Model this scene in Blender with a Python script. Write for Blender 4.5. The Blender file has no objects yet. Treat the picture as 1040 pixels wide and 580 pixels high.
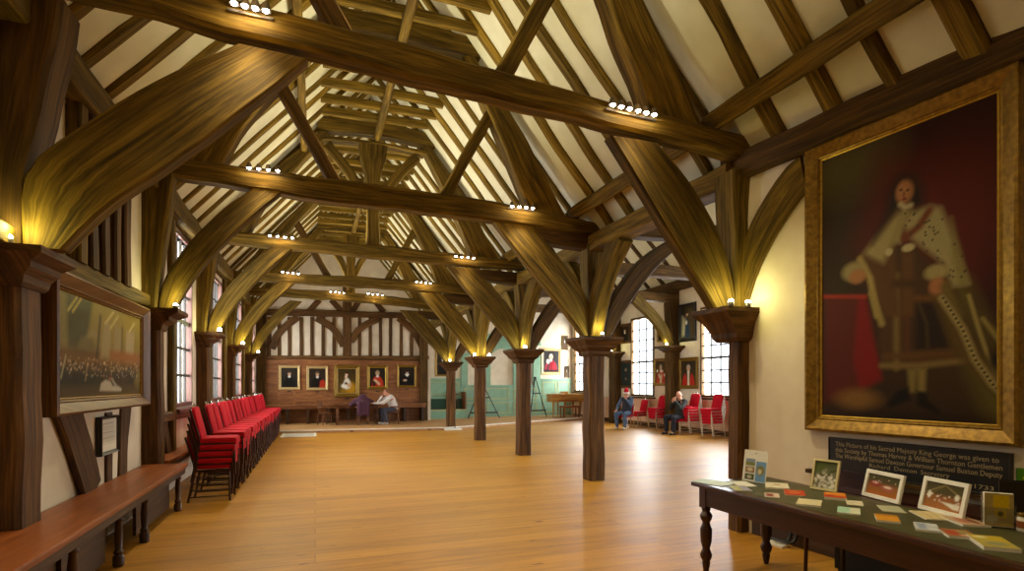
import bpy, bmesh, math, random
import numpy as np
from mathutils import Vector as V, Matrix, Euler, noise as mnoise
random.seed(11)
sc = bpy.context.scene
COL = sc.collection
PI = math.pi
# ------------------------------------------------------------ camera model (metres; z up; y along the nave)
F = 560.0; TH = math.atan(200/F); cT = math.cos(TH); sT = math.sin(TH); H = 1.6; CX = 520; CY = 390
def ray(x, y):
    a = (x-CX)/F; b = -(y-CY)/F
    return (cT*a+sT, cT-sT*a, b)
def onZ(x, y, z=0.0):
    r = ray(x, y); d = (z-H)/r[2]; return V((r[0]*d, r[1]*d, z))
def onX(x, y, X):
    r = ray(x, y); d = X/r[0]; return V((X, r[1]*d, H+r[2]*d))
def onY(x, y, Y):
    r = ray(x, y); d = Y/r[1]; return V((r[0]*d, Y, H+r[2]*d))
def onP(x, y, p, q):
    r = ray(x, y); nx = q[1]-p[1]; ny = -(q[0]-p[0])
    d = (nx*p[0]+ny*p[1])/(nx*r[0]+ny*r[1]); return V((r[0]*d, r[1]*d, H+r[2]*d))

cam_d = bpy.data.cameras.new('camera'); cam = bpy.data.objects.new('camera', cam_d); COL.objects.link(cam)
cam_d.sensor_width = 36; cam_d.sensor_fit = 'HORIZONTAL'; cam_d.lens = F/1040*36
cam_d.shift_x = 0.0; cam_d.shift_y = (CY-290)/1040; cam_d.clip_start = 0.05
cam.location = (0, 0, H); cam.rotation_euler = (PI/2, 0, -TH)
sc.camera = cam
sc.view_settings.view_transform = 'Standard'; sc.view_settings.look = 'None'
sc.view_settings.gamma = 1; sc.view_settings.use_curve_mapping = False
sc.view_settings.exposure = 0.45

# ------------------------------------------------------------ materials
def lin(h):
    if isinstance(h, str):
        h = h.lstrip('#'); h = [int(h[i:i+2], 16)/255 for i in (0, 2, 4)]
    return tuple((c/12.92 if c <= 0.04045 else ((c+0.055)/1.055)**2.4) for c in h[:3])
def newmat(name):
    m = bpy.data.materials.new(name); m.use_nodes = True
    nt = m.node_tree; nt.nodes.clear()
    out = nt.nodes.new('ShaderNodeOutputMaterial'); b = nt.nodes.new('ShaderNodeBsdfPrincipled')
    nt.links.new(b.outputs[0], out.inputs[0]); return m, nt, b, out
def N(nt, t, **kw):
    n = nt.nodes.new(t)
    for k, v in kw.items(): setattr(n, k, v)
    return n
def ramp(nt, fac, stops):
    r = N(nt, 'ShaderNodeValToRGB'); e = r.color_ramp.elements
    while len(e) < len(stops): e.new(0.5)
    for i, (p, c) in enumerate(stops): e[i].position = p; e[i].color = (*lin(c), 1)
    nt.links.new(fac, r.inputs[0]); return r
def plain(name, c1, c2=None, rough=0.6, scale=6, metal=0.0, bump=0.0, coat=0.0, spec=0.5, sheen=0):
    m, nt, b, out = newmat(name)
    tc = N(nt, 'ShaderNodeTexCoord'); n = N(nt, 'ShaderNodeTexNoise'); n.inputs['Scale'].default_value = scale; n.inputs['Detail'].default_value = 6
    nt.links.new(tc.outputs['Object'], n.inputs['Vector'])
    r = ramp(nt, n.outputs['Fac'], [(0.3, c1), (0.7, c2 or c1)])
    nt.links.new(r.outputs[0], b.inputs['Base Color'])
    b.inputs['Roughness'].default_value = rough; b.inputs['Metallic'].default_value = metal
    b.inputs['Coat Weight'].default_value = coat; b.inputs['Specular IOR Level'].default_value = spec
    b.inputs['Sheen Weight'].default_value = sheen
    if bump:
        bp = N(nt, 'ShaderNodeBump'); bp.inputs['Strength'].default_value = bump; bp.inputs['Distance'].default_value = 0.02
        nt.links.new(n.outputs['Fac'], bp.inputs['Height']); nt.links.new(bp.outputs[0], b.inputs['Normal'])
    return m
def wood(name, cs, rough=0.6, su=9, sv=0.7, bump=0.35, spec=0.35):
    m, nt, b, out = newmat(name)
    tc = N(nt, 'ShaderNodeTexCoord'); oi = N(nt, 'ShaderNodeObjectInfo')
    mp = N(nt, 'ShaderNodeMapping'); mp.inputs['Scale'].default_value = (su, sv, 1)
    cb = N(nt, 'ShaderNodeCombineXYZ'); mu = N(nt, 'ShaderNodeMath', operation='MULTIPLY'); mu.inputs[1].default_value = 57
    nt.links.new(oi.outputs['Random'], mu.inputs[0])
    for k in range(3): nt.links.new(mu.outputs[0], cb.inputs[k])
    nt.links.new(tc.outputs['UV'], mp.inputs['Vector']); nt.links.new(cb.outputs[0], mp.inputs['Location'])
    n = N(nt, 'ShaderNodeTexNoise'); n.inputs['Scale'].default_value = 1.6; n.inputs['Detail'].default_value = 9; n.inputs['Roughness'].default_value = 0.65; n.inputs['Distortion'].default_value = 0.6
    nt.links.new(mp.outputs[0], n.inputs['Vector'])
    mp2 = N(nt, 'ShaderNodeMapping'); mp2.inputs['Scale'].default_value = (su*6, sv*2, 1); nt.links.new(tc.outputs['UV'], mp2.inputs['Vector'])
    n2 = N(nt, 'ShaderNodeTexNoise'); n2.inputs['Scale'].default_value = 1.0; n2.inputs['Detail'].default_value = 4
    nt.links.new(mp2.outputs[0], n2.inputs['Vector'])
    mx = N(nt, 'ShaderNodeMath', operation='MULTIPLY_ADD'); mx.inputs[1].default_value = 0.35
    nt.links.new(n2.outputs['Fac'], mx.inputs[0])
    m2 = N(nt, 'ShaderNodeMath', operation='MULTIPLY'); m2.inputs[1].default_value = 0.72; nt.links.new(n.outputs['Fac'], m2.inputs[0]); nt.links.new(m2.outputs[0], mx.inputs[2])
    r = ramp(nt, mx.outputs[0], [(0.36, cs[0]), (0.52, cs[1]), (0.69, cs[2])])
    hv = N(nt, 'ShaderNodeHueSaturation'); mr = N(nt, 'ShaderNodeMapRange'); mr.inputs['To Min'].default_value = 0.78; mr.inputs['To Max'].default_value = 1.18
    nt.links.new(oi.outputs['Random'], mr.inputs['Value']); nt.links.new(mr.outputs[0], hv.inputs['Value']); nt.links.new(r.outputs[0], hv.inputs['Color'])
    nt.links.new(hv.outputs[0], b.inputs['Base Color'])
    b.inputs['Roughness'].default_value = rough; b.inputs['Specular IOR Level'].default_value = spec
    bp = N(nt, 'ShaderNodeBump'); bp.inputs['Strength'].default_value = bump; bp.inputs['Distance'].default_value = 0.015
    nt.links.new(mx.outputs[0], bp.inputs['Height']); nt.links.new(bp.outputs[0], b.inputs['Normal'])
    return m
def emis(name, col, st):
    m, nt, b, out = newmat(name); nt.nodes.remove(b)
    e = N(nt, 'ShaderNodeEmission'); e.inputs[0].default_value = (*col, 1); e.inputs[1].default_value = st
    nt.links.new(e.outputs[0], out.inputs[0]); return m
def glassmat(name, gl=0.08, tint=(1, 1, 1)):
    m, nt, b, out = newmat(name); nt.nodes.remove(b)
    t = N(nt, 'ShaderNodeBsdfTransparent'); t.inputs[0].default_value = (*tint, 1)
    g = N(nt, 'ShaderNodeBsdfGlossy'); g.inputs['Roughness'].default_value = 0.06
    x = N(nt, 'ShaderNodeMixShader'); x.inputs[0].default_value = gl
    nt.links.new(t.outputs[0], x.inputs[1]); nt.links.new(g.outputs[0], x.inputs[2]); nt.links.new(x.outputs[0], out.inputs[0]); return m
def canvasmat(name, rough=0.45, coat=0.0):
    m, nt, b, out = newmat(name)
    a = N(nt, 'ShaderNodeVertexColor'); a.layer_name = 'Col'
    tc = N(nt, 'ShaderNodeTexCoord'); n = N(nt, 'ShaderNodeTexNoise'); n.inputs['Scale'].default_value = 160; n.inputs['Detail'].default_value = 3
    nt.links.new(tc.outputs['Object'], n.inputs['Vector'])
    bp = N(nt, 'ShaderNodeBump'); bp.inputs['Strength'].default_value = 0.12; bp.inputs['Distance'].default_value = 0.004
    nt.links.new(n.outputs['Fac'], bp.inputs['Height']); nt.links.new(bp.outputs[0], b.inputs['Normal'])
    nt.links.new(a.outputs[0], b.inputs['Base Color']); b.inputs['Roughness'].default_value = rough; b.inputs['Coat Weight'].default_value = coat; b.inputs['Coat Roughness'].default_value = 0.15; b.inputs['Specular IOR Level'].default_value = 0.12
    return m
def floormat(name, cs, gap, row=0.25, ln=5.2, rough=0.32, rot=0.0, spec=0.5):
    m, nt, b, out = newmat(name)
    tc = N(nt, 'ShaderNodeTexCoord'); mp = N(nt, 'ShaderNodeMapping'); mp.inputs['Rotation'].default_value = (0, 0, rot)
    nt.links.new(tc.outputs['Object'], mp.inputs['Vector'])
    br = N(nt, 'ShaderNodeTexBrick'); br.offset = 0.37; br.inputs['Scale'].default_value = 1; br.inputs['Mortar Size'].default_value = 0.004
    br.inputs['Brick Width'].default_value = ln; br.inputs['Row Height'].default_value = row; br.inputs['Bias'].default_value = 0.0
    br.inputs['Color1'].default_value = (0, 0, 0, 1); br.inputs['Color2'].default_value = (1, 1, 1, 1); br.inputs['Mortar'].default_value = (0.5, 0.5, 0.5, 1)
    br.inputs['Mortar Smooth'].default_value = 0.2
    nt.links.new(mp.outputs[0], br.inputs['Vector'])
    ms = N(nt, 'ShaderNodeMapping'); ms.inputs['Scale'].default_value = (0.55, 7, 1); nt.links.new(mp.outputs[0], ms.inputs['Vector'])
    n = N(nt, 'ShaderNodeTexNoise'); n.inputs['Scale'].default_value = 2.2; n.inputs['Detail'].default_value = 10; n.inputs['Roughness'].default_value = 0.62
    nt.links.new(ms.outputs[0], n.inputs['Vector'])
    n3 = N(nt, 'ShaderNodeTexNoise'); n3.inputs['Scale'].default_value = 0.55; n3.inputs['Detail'].default_value = 3
    nt.links.new(mp.outputs[0], n3.inputs['Vector'])
    a = N(nt, 'ShaderNodeMath', operation='MULTIPLY_ADD'); a.inputs[1].default_value = 0.13; nt.links.new(br.outputs['Color'], a.inputs[0])
    k = N(nt, 'ShaderNodeMath', operation='MULTIPLY'); k.inputs[1].default_value = 0.62; nt.links.new(n.outputs['Fac'], k.inputs[0])
    k2 = N(nt, 'ShaderNodeMath', operation='MULTIPLY_ADD'); k2.inputs[1].default_value = 0.25; nt.links.new(n3.outputs['Fac'], k2.inputs[0]); nt.links.new(k.outputs[0], k2.inputs[2])
    nt.links.new(k2.outputs[0], a.inputs[2])
    r = ramp(nt, a.outputs[0], [(0.3, cs[0]), (0.52, cs[1]), (0.78, cs[2])])
    mx = N(nt, 'ShaderNodeMix', data_type='RGBA'); mx.inputs['B'].default_value = (*lin(gap), 1)
    nt.links.new(br.outputs['Fac'], mx.inputs['Factor']); nt.links.new(r.outputs[0], mx.inputs['A'])
    m4 = N(nt, 'ShaderNodeMapping'); m4.inputs['Scale'].default_value = (2.2, 9, 1); nt.links.new(mp.outputs[0], m4.inputs['Vector'])
    n4 = N(nt, 'ShaderNodeTexNoise'); n4.inputs['Scale'].default_value = 1.6; n4.inputs['Detail'].default_value = 2; nt.links.new(m4.outputs[0], n4.inputs['Vector'])
    r4 = ramp(nt, n4.outputs['Fac'], [(0.68, '#ffffff'), (0.76, '#a07c50')])
    m5 = N(nt, 'ShaderNodeMix', data_type='RGBA', blend_type='MULTIPLY'); m5.inputs['Factor'].default_value = 1; nt.links.new(mx.outputs['Result'], m5.inputs['A']); nt.links.new(r4.outputs[0], m5.inputs['B'])
    nt.links.new(m5.outputs['Result'], b.inputs['Base Color'])
    rr = N(nt, 'ShaderNodeMapRange'); rr.inputs['To Min'].default_value = rough-0.06; rr.inputs['To Max'].default_value = rough+0.16; nt.links.new(n.outputs['Fac'], rr.inputs['Value'])
    nt.links.new(rr.outputs[0], b.inputs['Roughness']); b.inputs['Specular IOR Level'].default_value = spec
    bp = N(nt, 'ShaderNodeBump'); bp.inputs['Strength'].default_value = 0.18; bp.inputs['Distance'].default_value = 0.01
    nt.links.new(a.outputs[0], bp.inputs['Height']); nt.links.new(bp.outputs[0], b.inputs['Normal'])
    return m

OAK = wood('oak', ('#2b2107', '#5a4512', '#866a24'), rough=0.72, spec=0.18)
OAKD = wood('oak_dark', ('#241705', '#46300d', '#68481a'), rough=0.7, spec=0.2)
OAKP = wood('oak_post', ('#271708', '#4e3314', '#724e22'), rough=0.65, spec=0.2)
OAKR = wood('oak_rafter', ('#2c2206', '#624c14', '#937426'), rough=0.75, spec=0.15)
MAHOG = wood('mahogany', ('#170804', '#2b1108', '#421c0e'), rough=0.3, spec=0.5, bump=0.1)
BENCHTOP = wood('bench_top', ('#6a3413', '#8c4a1d', '#a35e2d'), rough=0.38, su=5, bump=0.08)
BENCHD = wood('bench_dark', ('#24160a', '#3c2612', '#58391c'), rough=0.45, bump=0.1)
PANEL = wood('panel_oak', ('#5c3519', '#7e4d27', '#9a683a'), rough=0.5, su=5, bump=0.1)
TABLEOAK = wood('table_oak', ('#4a2a14', '#6e421f', '#8a5a2e'), rough=0.45, bump=0.1)
WALNUT = wood('walnut_veneer', ('#8a5a26', '#ab7834', '#c29048'), rough=0.3, bump=0.05)
PLASTER = plain('plaster', '#cdbda2', '#dbcdb4', 0.9, 3, bump=0.15)
PLASTERR = plain('roof_plaster', '#c8c3a4', '#d9d5ba', 0.9, 2.2, bump=0.15)
PINK = plain('pink_plaster', '#c99a78', '#d4a886', 0.9, 3)
FLOOR = floormat('floor_boards', ('#845410', '#b27c22', '#cc983a'), '#7a4e16', rot=0.0, rough=0.38, spec=0.4)
DAIS = floormat('dais_boards', ('#9c6e3a', '#b98a52', '#cda46c'), '#7a5226', row=0.2, rough=0.5)
NOSE = plain('white_nosing', '#d8d2c0', '#e4dfd0', 0.5)
RED = plain('red_fabric', '#a6071a', '#bf0e26', 0.85, 60, bump=0.1, spec=0.2)
FRAME = plain('chair_frame', '#3a2622', '#4a302a', 0.35, 20, metal=0.6)
CHROME = plain('chair_chrome', '#cfc8c0', '#e4ded6', 0.25, 20, metal=0.9)
GILT = plain('gilt', '#6a4c12', '#967324', 0.42, 25, metal=0.55, bump=0.1)
GILTB = plain('gilt_bright', '#b08a2a', '#cfa840', 0.38, 25, metal=0.55)
GILTP = plain('gilt_pale', '#a88c54', '#c8ac74', 0.5, 25, metal=0.3)
FRAMEB = plain('black_frame', '#15110d', '#221a12', 0.4)
BROWNFR = wood('brown_frame', ('#3a2510', '#5a3c1a', '#7a5428'), rough=0.4, bump=0.1)
WHITE = plain('white_paint', '#dad6c8', '#e6e2d6', 0.5)
CREAM = plain('cream_paint', '#cdbf86', '#d8cc98', 0.5)
GREEN = plain('green_paint', '#769a7e', '#84a88a', 0.55, 4)
GREENL = plain('green_gold_mould', '#a9a468', '#b8b276', 0.55, 4)
BLACK = plain('black', '#0c0a09', '#15120f', 0.45)
BOARDM = plain('board_black', '#0f0c0a', '#19140f', 0.4)
LETTER = plain('letter_gold', '#8a7a58', '#a08c66', 0.6)
LEATHER = plain('table_leather', '#3a3a1c', '#474622', 0.45, 8)
GLASS = glassmat('window_glass', 0.06)
PICGLASS = glassmat('picture_glass', 0.05)
ACRYL = glassmat('acrylic', 0.12, (0.95, 0.95, 0.93))
BULB = emis('bulb', (1, 0.93, 0.75), 40)
BULBG = emis('bulb_green', (1, 0.97, 0.72), 30)
LAMPM = plain('lamp_metal', '#5a5048', '#7a7068', 0.3, 20, metal=0.8)
LEADM = plain('window_bar', '#241e18', '#2e2820', 0.6)
WINFR = plain('window_frame', '#4a2a1e', '#5e3a2a', 0.5)
WINFRP = plain('window_frame_pale', '#cdbfb4', '#dacdc2', 0.5)
CANVAS = canvasmat('oil_canvas', 0.5)
CANVASG = canvasmat('oil_canvas_varnished', 0.55, 0.0)
PRINT = canvasmat('printed_paper', 0.55)
PAPER = plain('paper', '#d8d2c2', '#e2ddd0', 0.7)
SKIN = plain('skin', '#b87a5c', '#c88c6c', 0.6, 12)
METALG = plain('grate', '#b9b4aa', '#cbc6bc', 0.5, 30)
PURPLE = plain('purple_cloth', '#40202e', '#553044', 0.9, 20)
def cloth(nm, a, b): return plain(nm, a, b, 0.9, 25, bump=0.1)

# ------------------------------------------------------------ object helpers
MESH_KIDS = {}
def setm(o, mats):
    if mats is None: return
    if not isinstance(mats, (list, tuple)): mats = [mats]
    for m in mats: o.data.materials.append(m)
def obj(name, bm, mats, parent=None, smooth=False, recalc=True, base=True):
    """one bmesh -> ONE linked object; a top-level one gets its origin at its base"""
    if recalc: bmesh.ops.recalc_face_normals(bm, faces=bm.faces)
    loc = V((0, 0, 0))
    if parent is None and base and len(bm.verts):
        xs = [v.co.x for v in bm.verts]; ys = [v.co.y for v in bm.verts]; zs = [v.co.z for v in bm.verts]
        loc = V(((min(xs)+max(xs))/2, (min(ys)+max(ys))/2, min(zs)))
        bmesh.ops.translate(bm, verts=bm.verts, vec=-loc)
    me = bpy.data.meshes.new(name); bm.to_mesh(me); bm.free()
    if smooth:
        for p in me.polygons: p.use_smooth = True
        try: me.set_sharp_from_angle(angle=math.radians(40))
        except Exception: pass
    o = bpy.data.objects.new(name, me); COL.objects.link(o); o.location = loc
    setm(o, mats)
    if parent: o.parent = parent
    return o
def tag(o, label, cat, group=None, kind=None):
    o['label'] = label; o['category'] = cat
    if group: o['group'] = group
    if kind: o['kind'] = kind
    return o
def thing(name, label, cat, loc=(0, 0, 0), rz=0.0, group=None):
    o = bpy.data.objects.new(name, None); COL.objects.link(o); o.empty_display_size = 0.1
    o.location = loc; o.rotation_euler = (0, 0, rz)
    return tag(o, label, cat, group)
def struct(o): o['kind'] = 'structure'; return o
def dup(root, loc, rz, label=None, group=None):
    r = root.copy(); COL.objects.link(r); r.location = loc; r.rotation_euler = (0, 0, rz)
    if label: r['label'] = label
    if group: r['group'] = group
    for ch in list(root.children):
        c = ch.copy(); COL.objects.link(c); c.parent = r
        for g in list(ch.children):
            d = g.copy(); COL.objects.link(d); d.parent = c
    return r
def box(bm, x0, x1, y0, y1, z0, z1, bev=0.0, M=None):
    vs = [bm.verts.new((x, y, z)) for x in (x0, x1) for y in (y0, y1) for z in (z0, z1)]
    fs = [(0, 1, 3, 2), (4, 6, 7, 5), (0, 4, 5, 1), (2, 3, 7, 6), (0, 2, 6, 4), (1, 5, 7, 3)]
    nf = [bm.faces.new([vs[i] for i in f]) for f in fs]
    if bev:
        es = list({e for f in nf for e in f.edges})
        r = bmesh.ops.bevel(bm, geom=es, offset=bev, segments=2, affect='EDGES', profile=0.7)
        nv = list({v for f in r['faces'] for v in f.verts} | {v for v in vs if v.is_valid})
    else: nv = vs
    if M is not None: bmesh.ops.transform(bm, matrix=M, verts=[v for v in nv if v.is_valid])
    return nv
def bmbox(*a, **k):
    bm = bmesh.new(); box(bm, *a, **k); return uvbox(bm)
def uvbox(bm):
    uv = bm.loops.layers.uv.verify()
    if not len(bm.verts): return bm
    bm.normal_update()
    ext = [max(v.co[i] for v in bm.verts)-min(v.co[i] for v in bm.verts) for i in range(3)]
    la = max(range(3), key=lambda i: ext[i]); oth = [i for i in range(3) if i != la]
    for f in bm.faces:
        n = f.normal; k = oth[0] if abs(n[oth[0]]) < abs(n[oth[1]]) else oth[1]
        for l in f.loops:
            l[uv].uv = (l.vert.co[k]+0.37*l.vert.co[oth[0] if k == oth[1] else oth[1]], l.vert.co[la])
    return bm
def cyl(bm, p, q, r1, r2=None, n=10, caps=True):
    p = V(p); q = V(q); r2 = r1 if r2 is None else r2
    t = (q-p); L = t.length
    if L < 1e-6: return
    t.normalize(); a = t.orthogonal().normalized(); b = t.cross(a)
    A = [bm.verts.new(p+(a*math.cos(2*PI*i/n)+b*math.sin(2*PI*i/n))*r1) for i in range(n)]
    B = [bm.verts.new(q+(a*math.cos(2*PI*i/n)+b*math.sin(2*PI*i/n))*r2) for i in range(n)]
    for i in range(n): bm.faces.new((A[i], A[(i+1) % n], B[(i+1) % n], B[i]))
    if caps: bm.faces.new(A[::-1]); bm.faces.new(B)
def tube(bm, pts, r, n=8):
    pts = [V(p) for p in pts]; rings = []
    a = None
    for i, p in enumerate(pts):
        t = (pts[min(i+1, len(pts)-1)]-pts[max(i-1, 0)]).normalized()
        a = t.orthogonal().normalized() if a is None else (a-t*a.dot(t)).normalized()
        b = t.cross(a)
        rings.append([bm.verts.new(p+(a*math.cos(2*PI*k/n)+b*math.sin(2*PI*k/n))*r) for k in range(n)])
    for A, B in zip(rings, rings[1:]):
        for k in range(n): bm.faces.new((A[k], A[(k+1) % n], B[(k+1) % n], B[k]))
    bm.faces.new(rings[0][::-1]); bm.faces.new(rings[-1])
def lathe(bm, prof, c=(0, 0, 0), n=16, axis='z'):
    rings = []
    for r, z in prof:
        ring = []
        for k in range(n):
            x, y = r*math.cos(2*PI*k/n), r*math.sin(2*PI*k/n)
            co = (x, y, z) if axis == 'z' else (x, z, y)
            ring.append(bm.verts.new(V(co)+V(c)))
        rings.append(ring)
    for A, B in zip(rings, rings[1:]):
        for k in range(n): bm.faces.new((A[k], A[(k+1) % n], B[(k+1) % n], B[k]))
    bm.faces.new(rings[0][::-1]); bm.faces.new(rings[-1])
def ball(bm, c, rx, ry=None, rz=None, seg=14, R=None):
    ry = rx if ry is None else ry; rz = rx if rz is None else rz
    M = Matrix.Translation(V(c)) @ (R if R is not None else Matrix()) @ Matrix.Diagonal((rx, ry, rz, 1))
    bmesh.ops.create_uvsphere(bm, u_segments=seg, v_segments=max(6, seg//2+1), radius=1, matrix=M)
def smoothpts(pts, it=2):
    pts = [V(p) for p in pts]
    for _ in range(it):
        if len(pts) < 3: break
        q = [pts[0]]
        for a, b in zip(pts, pts[1:]): q += [a*0.75+b*0.25, a*0.25+b*0.75]
        q.append(pts[-1]); pts = q
    return pts
def resample(pts, n):
    P = np.array([tuple(p) for p in pts]); d = np.r_[0, np.cumsum(np.linalg.norm(np.diff(P, axis=0), axis=1))]
    t = np.linspace(0, d[-1], n); return [V(tuple(np.interp(x, d, P[:, k]) for k in range(3))) for x in t]
def slab(bm, A, B, n, t, ch=0.02, amp=0.012, step=0.16, seed=None):
    """timber lofted between two edge polylines, thickness t along n, chamfered, slightly uneven; UV v runs along it"""
    n = V(n).normalized(); seed = random.random()*90 if seed is None else seed
    A = smoothpts(A); B = smoothpts(B)
    L = max(sum((a-b).length for a, b in zip(A, A[1:])), sum((a-b).length for a, b in zip(B, B[1:])))
    k = max(2, int(L/step)+1); A = resample(A, k); B = resample(B, k)
    uvl = bm.loops.layers.uv.verify(); rings = []
    m = 4 if max((p-q).length for p, q in zip(A, B)) > 0.22 else 1
    for i in range(k):
        a, b = A[i], B[i]; e = (b-a); w = e.length; e = e/max(w, 1e-6); c = min(ch, w*0.3, t*0.3)
        lo = [a+e*c]+[a+e*(w*j/m) for j in range(1, m)]+[b-e*c]
        q = lo+[b+n*c, b+n*(t-c)]+[p+n*t for p in reversed(lo)]+[a+n*(t-c), a+n*c]
        s = i*step*2.2+seed
        da = mnoise.noise(V((s, seed, 1)))*amp; db = mnoise.noise(V((s, seed, 7)))*amp; dn = mnoise.noise(V((s, seed, 13)))*amp*0.7
        fr = [j/m for j in range(m+1)]; fr = fr+[1, 1]+fr[::-1]+[0, 0]
        rings.append(([bm.verts.new(p+e*(da+(db-da)*f_)+n*dn) for p, f_ in zip(q, fr)], w))
    wm = sum(r[1] for r in rings)/k; nn = len(rings[0][0])
    us = [wm*j/m for j in range(m+1)]+[wm+.02, wm+t]; us += [wm+t+.02+wm*j/m for j in range(m+1)]+[2*wm+t+.04, 2*wm+2*t, 2*wm+2*t+.02]
    for i in range(k-1):
        R0 = rings[i][0]; R1 = rings[i+1][0]
        for j in range(nn):
            f = bm.faces.new((R0[j], R0[(j+1) % nn], R1[(j+1) % nn], R1[j]))
            vv = (i*step, i*step, (i+1)*step, (i+1)*step); uu = (us[j], us[j+1], us[j+1], us[j])
            for l, u_, v_ in zip(f.loops, uu, vv): l[uvl].uv = (u_, v_)
    bm.faces.new(rings[0][0][::-1]); bm.faces.new(rings[-1][0])
    return bm
def beam(bm, pts, w, t, n, wob=0.0, **k):
    """timber along a path; w in the plane perpendicular to n, t along n (centred)"""
    n = V(n).normalized(); pts = [V(p) for p in pts]
    if wob:
        Ln = sum((a-b).length for a, b in zip(pts, pts[1:])); pts = resample(pts, max(3, int(Ln/0.5)+1))
    ws = w if isinstance(w, (list, tuple)) else [w]*len(pts)
    if len(ws) != len(pts): ws = list(np.interp(np.linspace(0, 1, len(pts)), np.linspace(0, 1, len(ws)), ws))
    sd = random.random()*50; A = []; B = []
    for i, p in enumerate(pts):
        tg = (pts[min(i+1, len(pts)-1)]-pts[max(i-1, 0)]).normalized(); e = tg.cross(n).normalized()
        q = p+e*(mnoise.noise(V((i*0.45+sd, sd, 3)))*wob*2 if 0 < i < len(pts)-1 else 0)-n*(t/2)
        A.append(q-e*ws[i]/2); B.append(q+e*ws[i]/2)
    return slab(bm, A, B, n, t, **k)
def stackcap(bm, levels, cx, cy):
    """square moulded block: levels = [(hx0,hx1,hy,z)]"""
    rings = []
    for (x0, x1, hy, z) in levels:
        rings.append([bm.verts.new((cx+a, cy+b, z)) for a, b in ((x0, -hy), (x1, -hy), (x1, hy), (x0, hy))])
    for A, B in zip(rings, rings[1:]):
        for k in range(4): bm.faces.new((A[k], A[(k+1) % 4], B[(k+1) % 4], B[k]))
    bm.faces.new(rings[0][::-1]); bm.faces.new(rings[-1])
    return uvbox(bm)
ORD = ['first', 'second', 'third', 'fourth', 'fifth', 'sixth', 'seventh', 'eighth', 'ninth', 'tenth', 'eleventh', 'twelfth', 'thirteenth', 'fourteenth', 'fifteenth', 'sixteenth', 'seventeenth', 'eighteenth', 'nineteenth', 'twentieth']
def grid_wall(bm, axis, pos, th, us, zs, holes, top=None):
    """wall slab with rectangular holes; axis 'x' = plane at x=pos running in y"""
    us = sorted(set(us+[h[0] for h in holes]+[h[1] for h in holes])); zs = sorted(set(zs+[h[2] for h in holes]+[h[3] for h in holes]))
    for u0, u1 in zip(us, us[1:]):
        for z0, z1 in zip(zs, zs[1:]):
            uc, zc = (u0+u1)/2, (z0+z1)/2
            if any(h[0] < uc < h[1] and h[2] < zc < h[3] for h in holes): continue
            if axis == 'x': box(bm, pos, pos+th, u0, u1, z0, z1)
            else: box(bm, u0, u1, pos, pos+th, z0, z1)
    return bm

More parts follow.
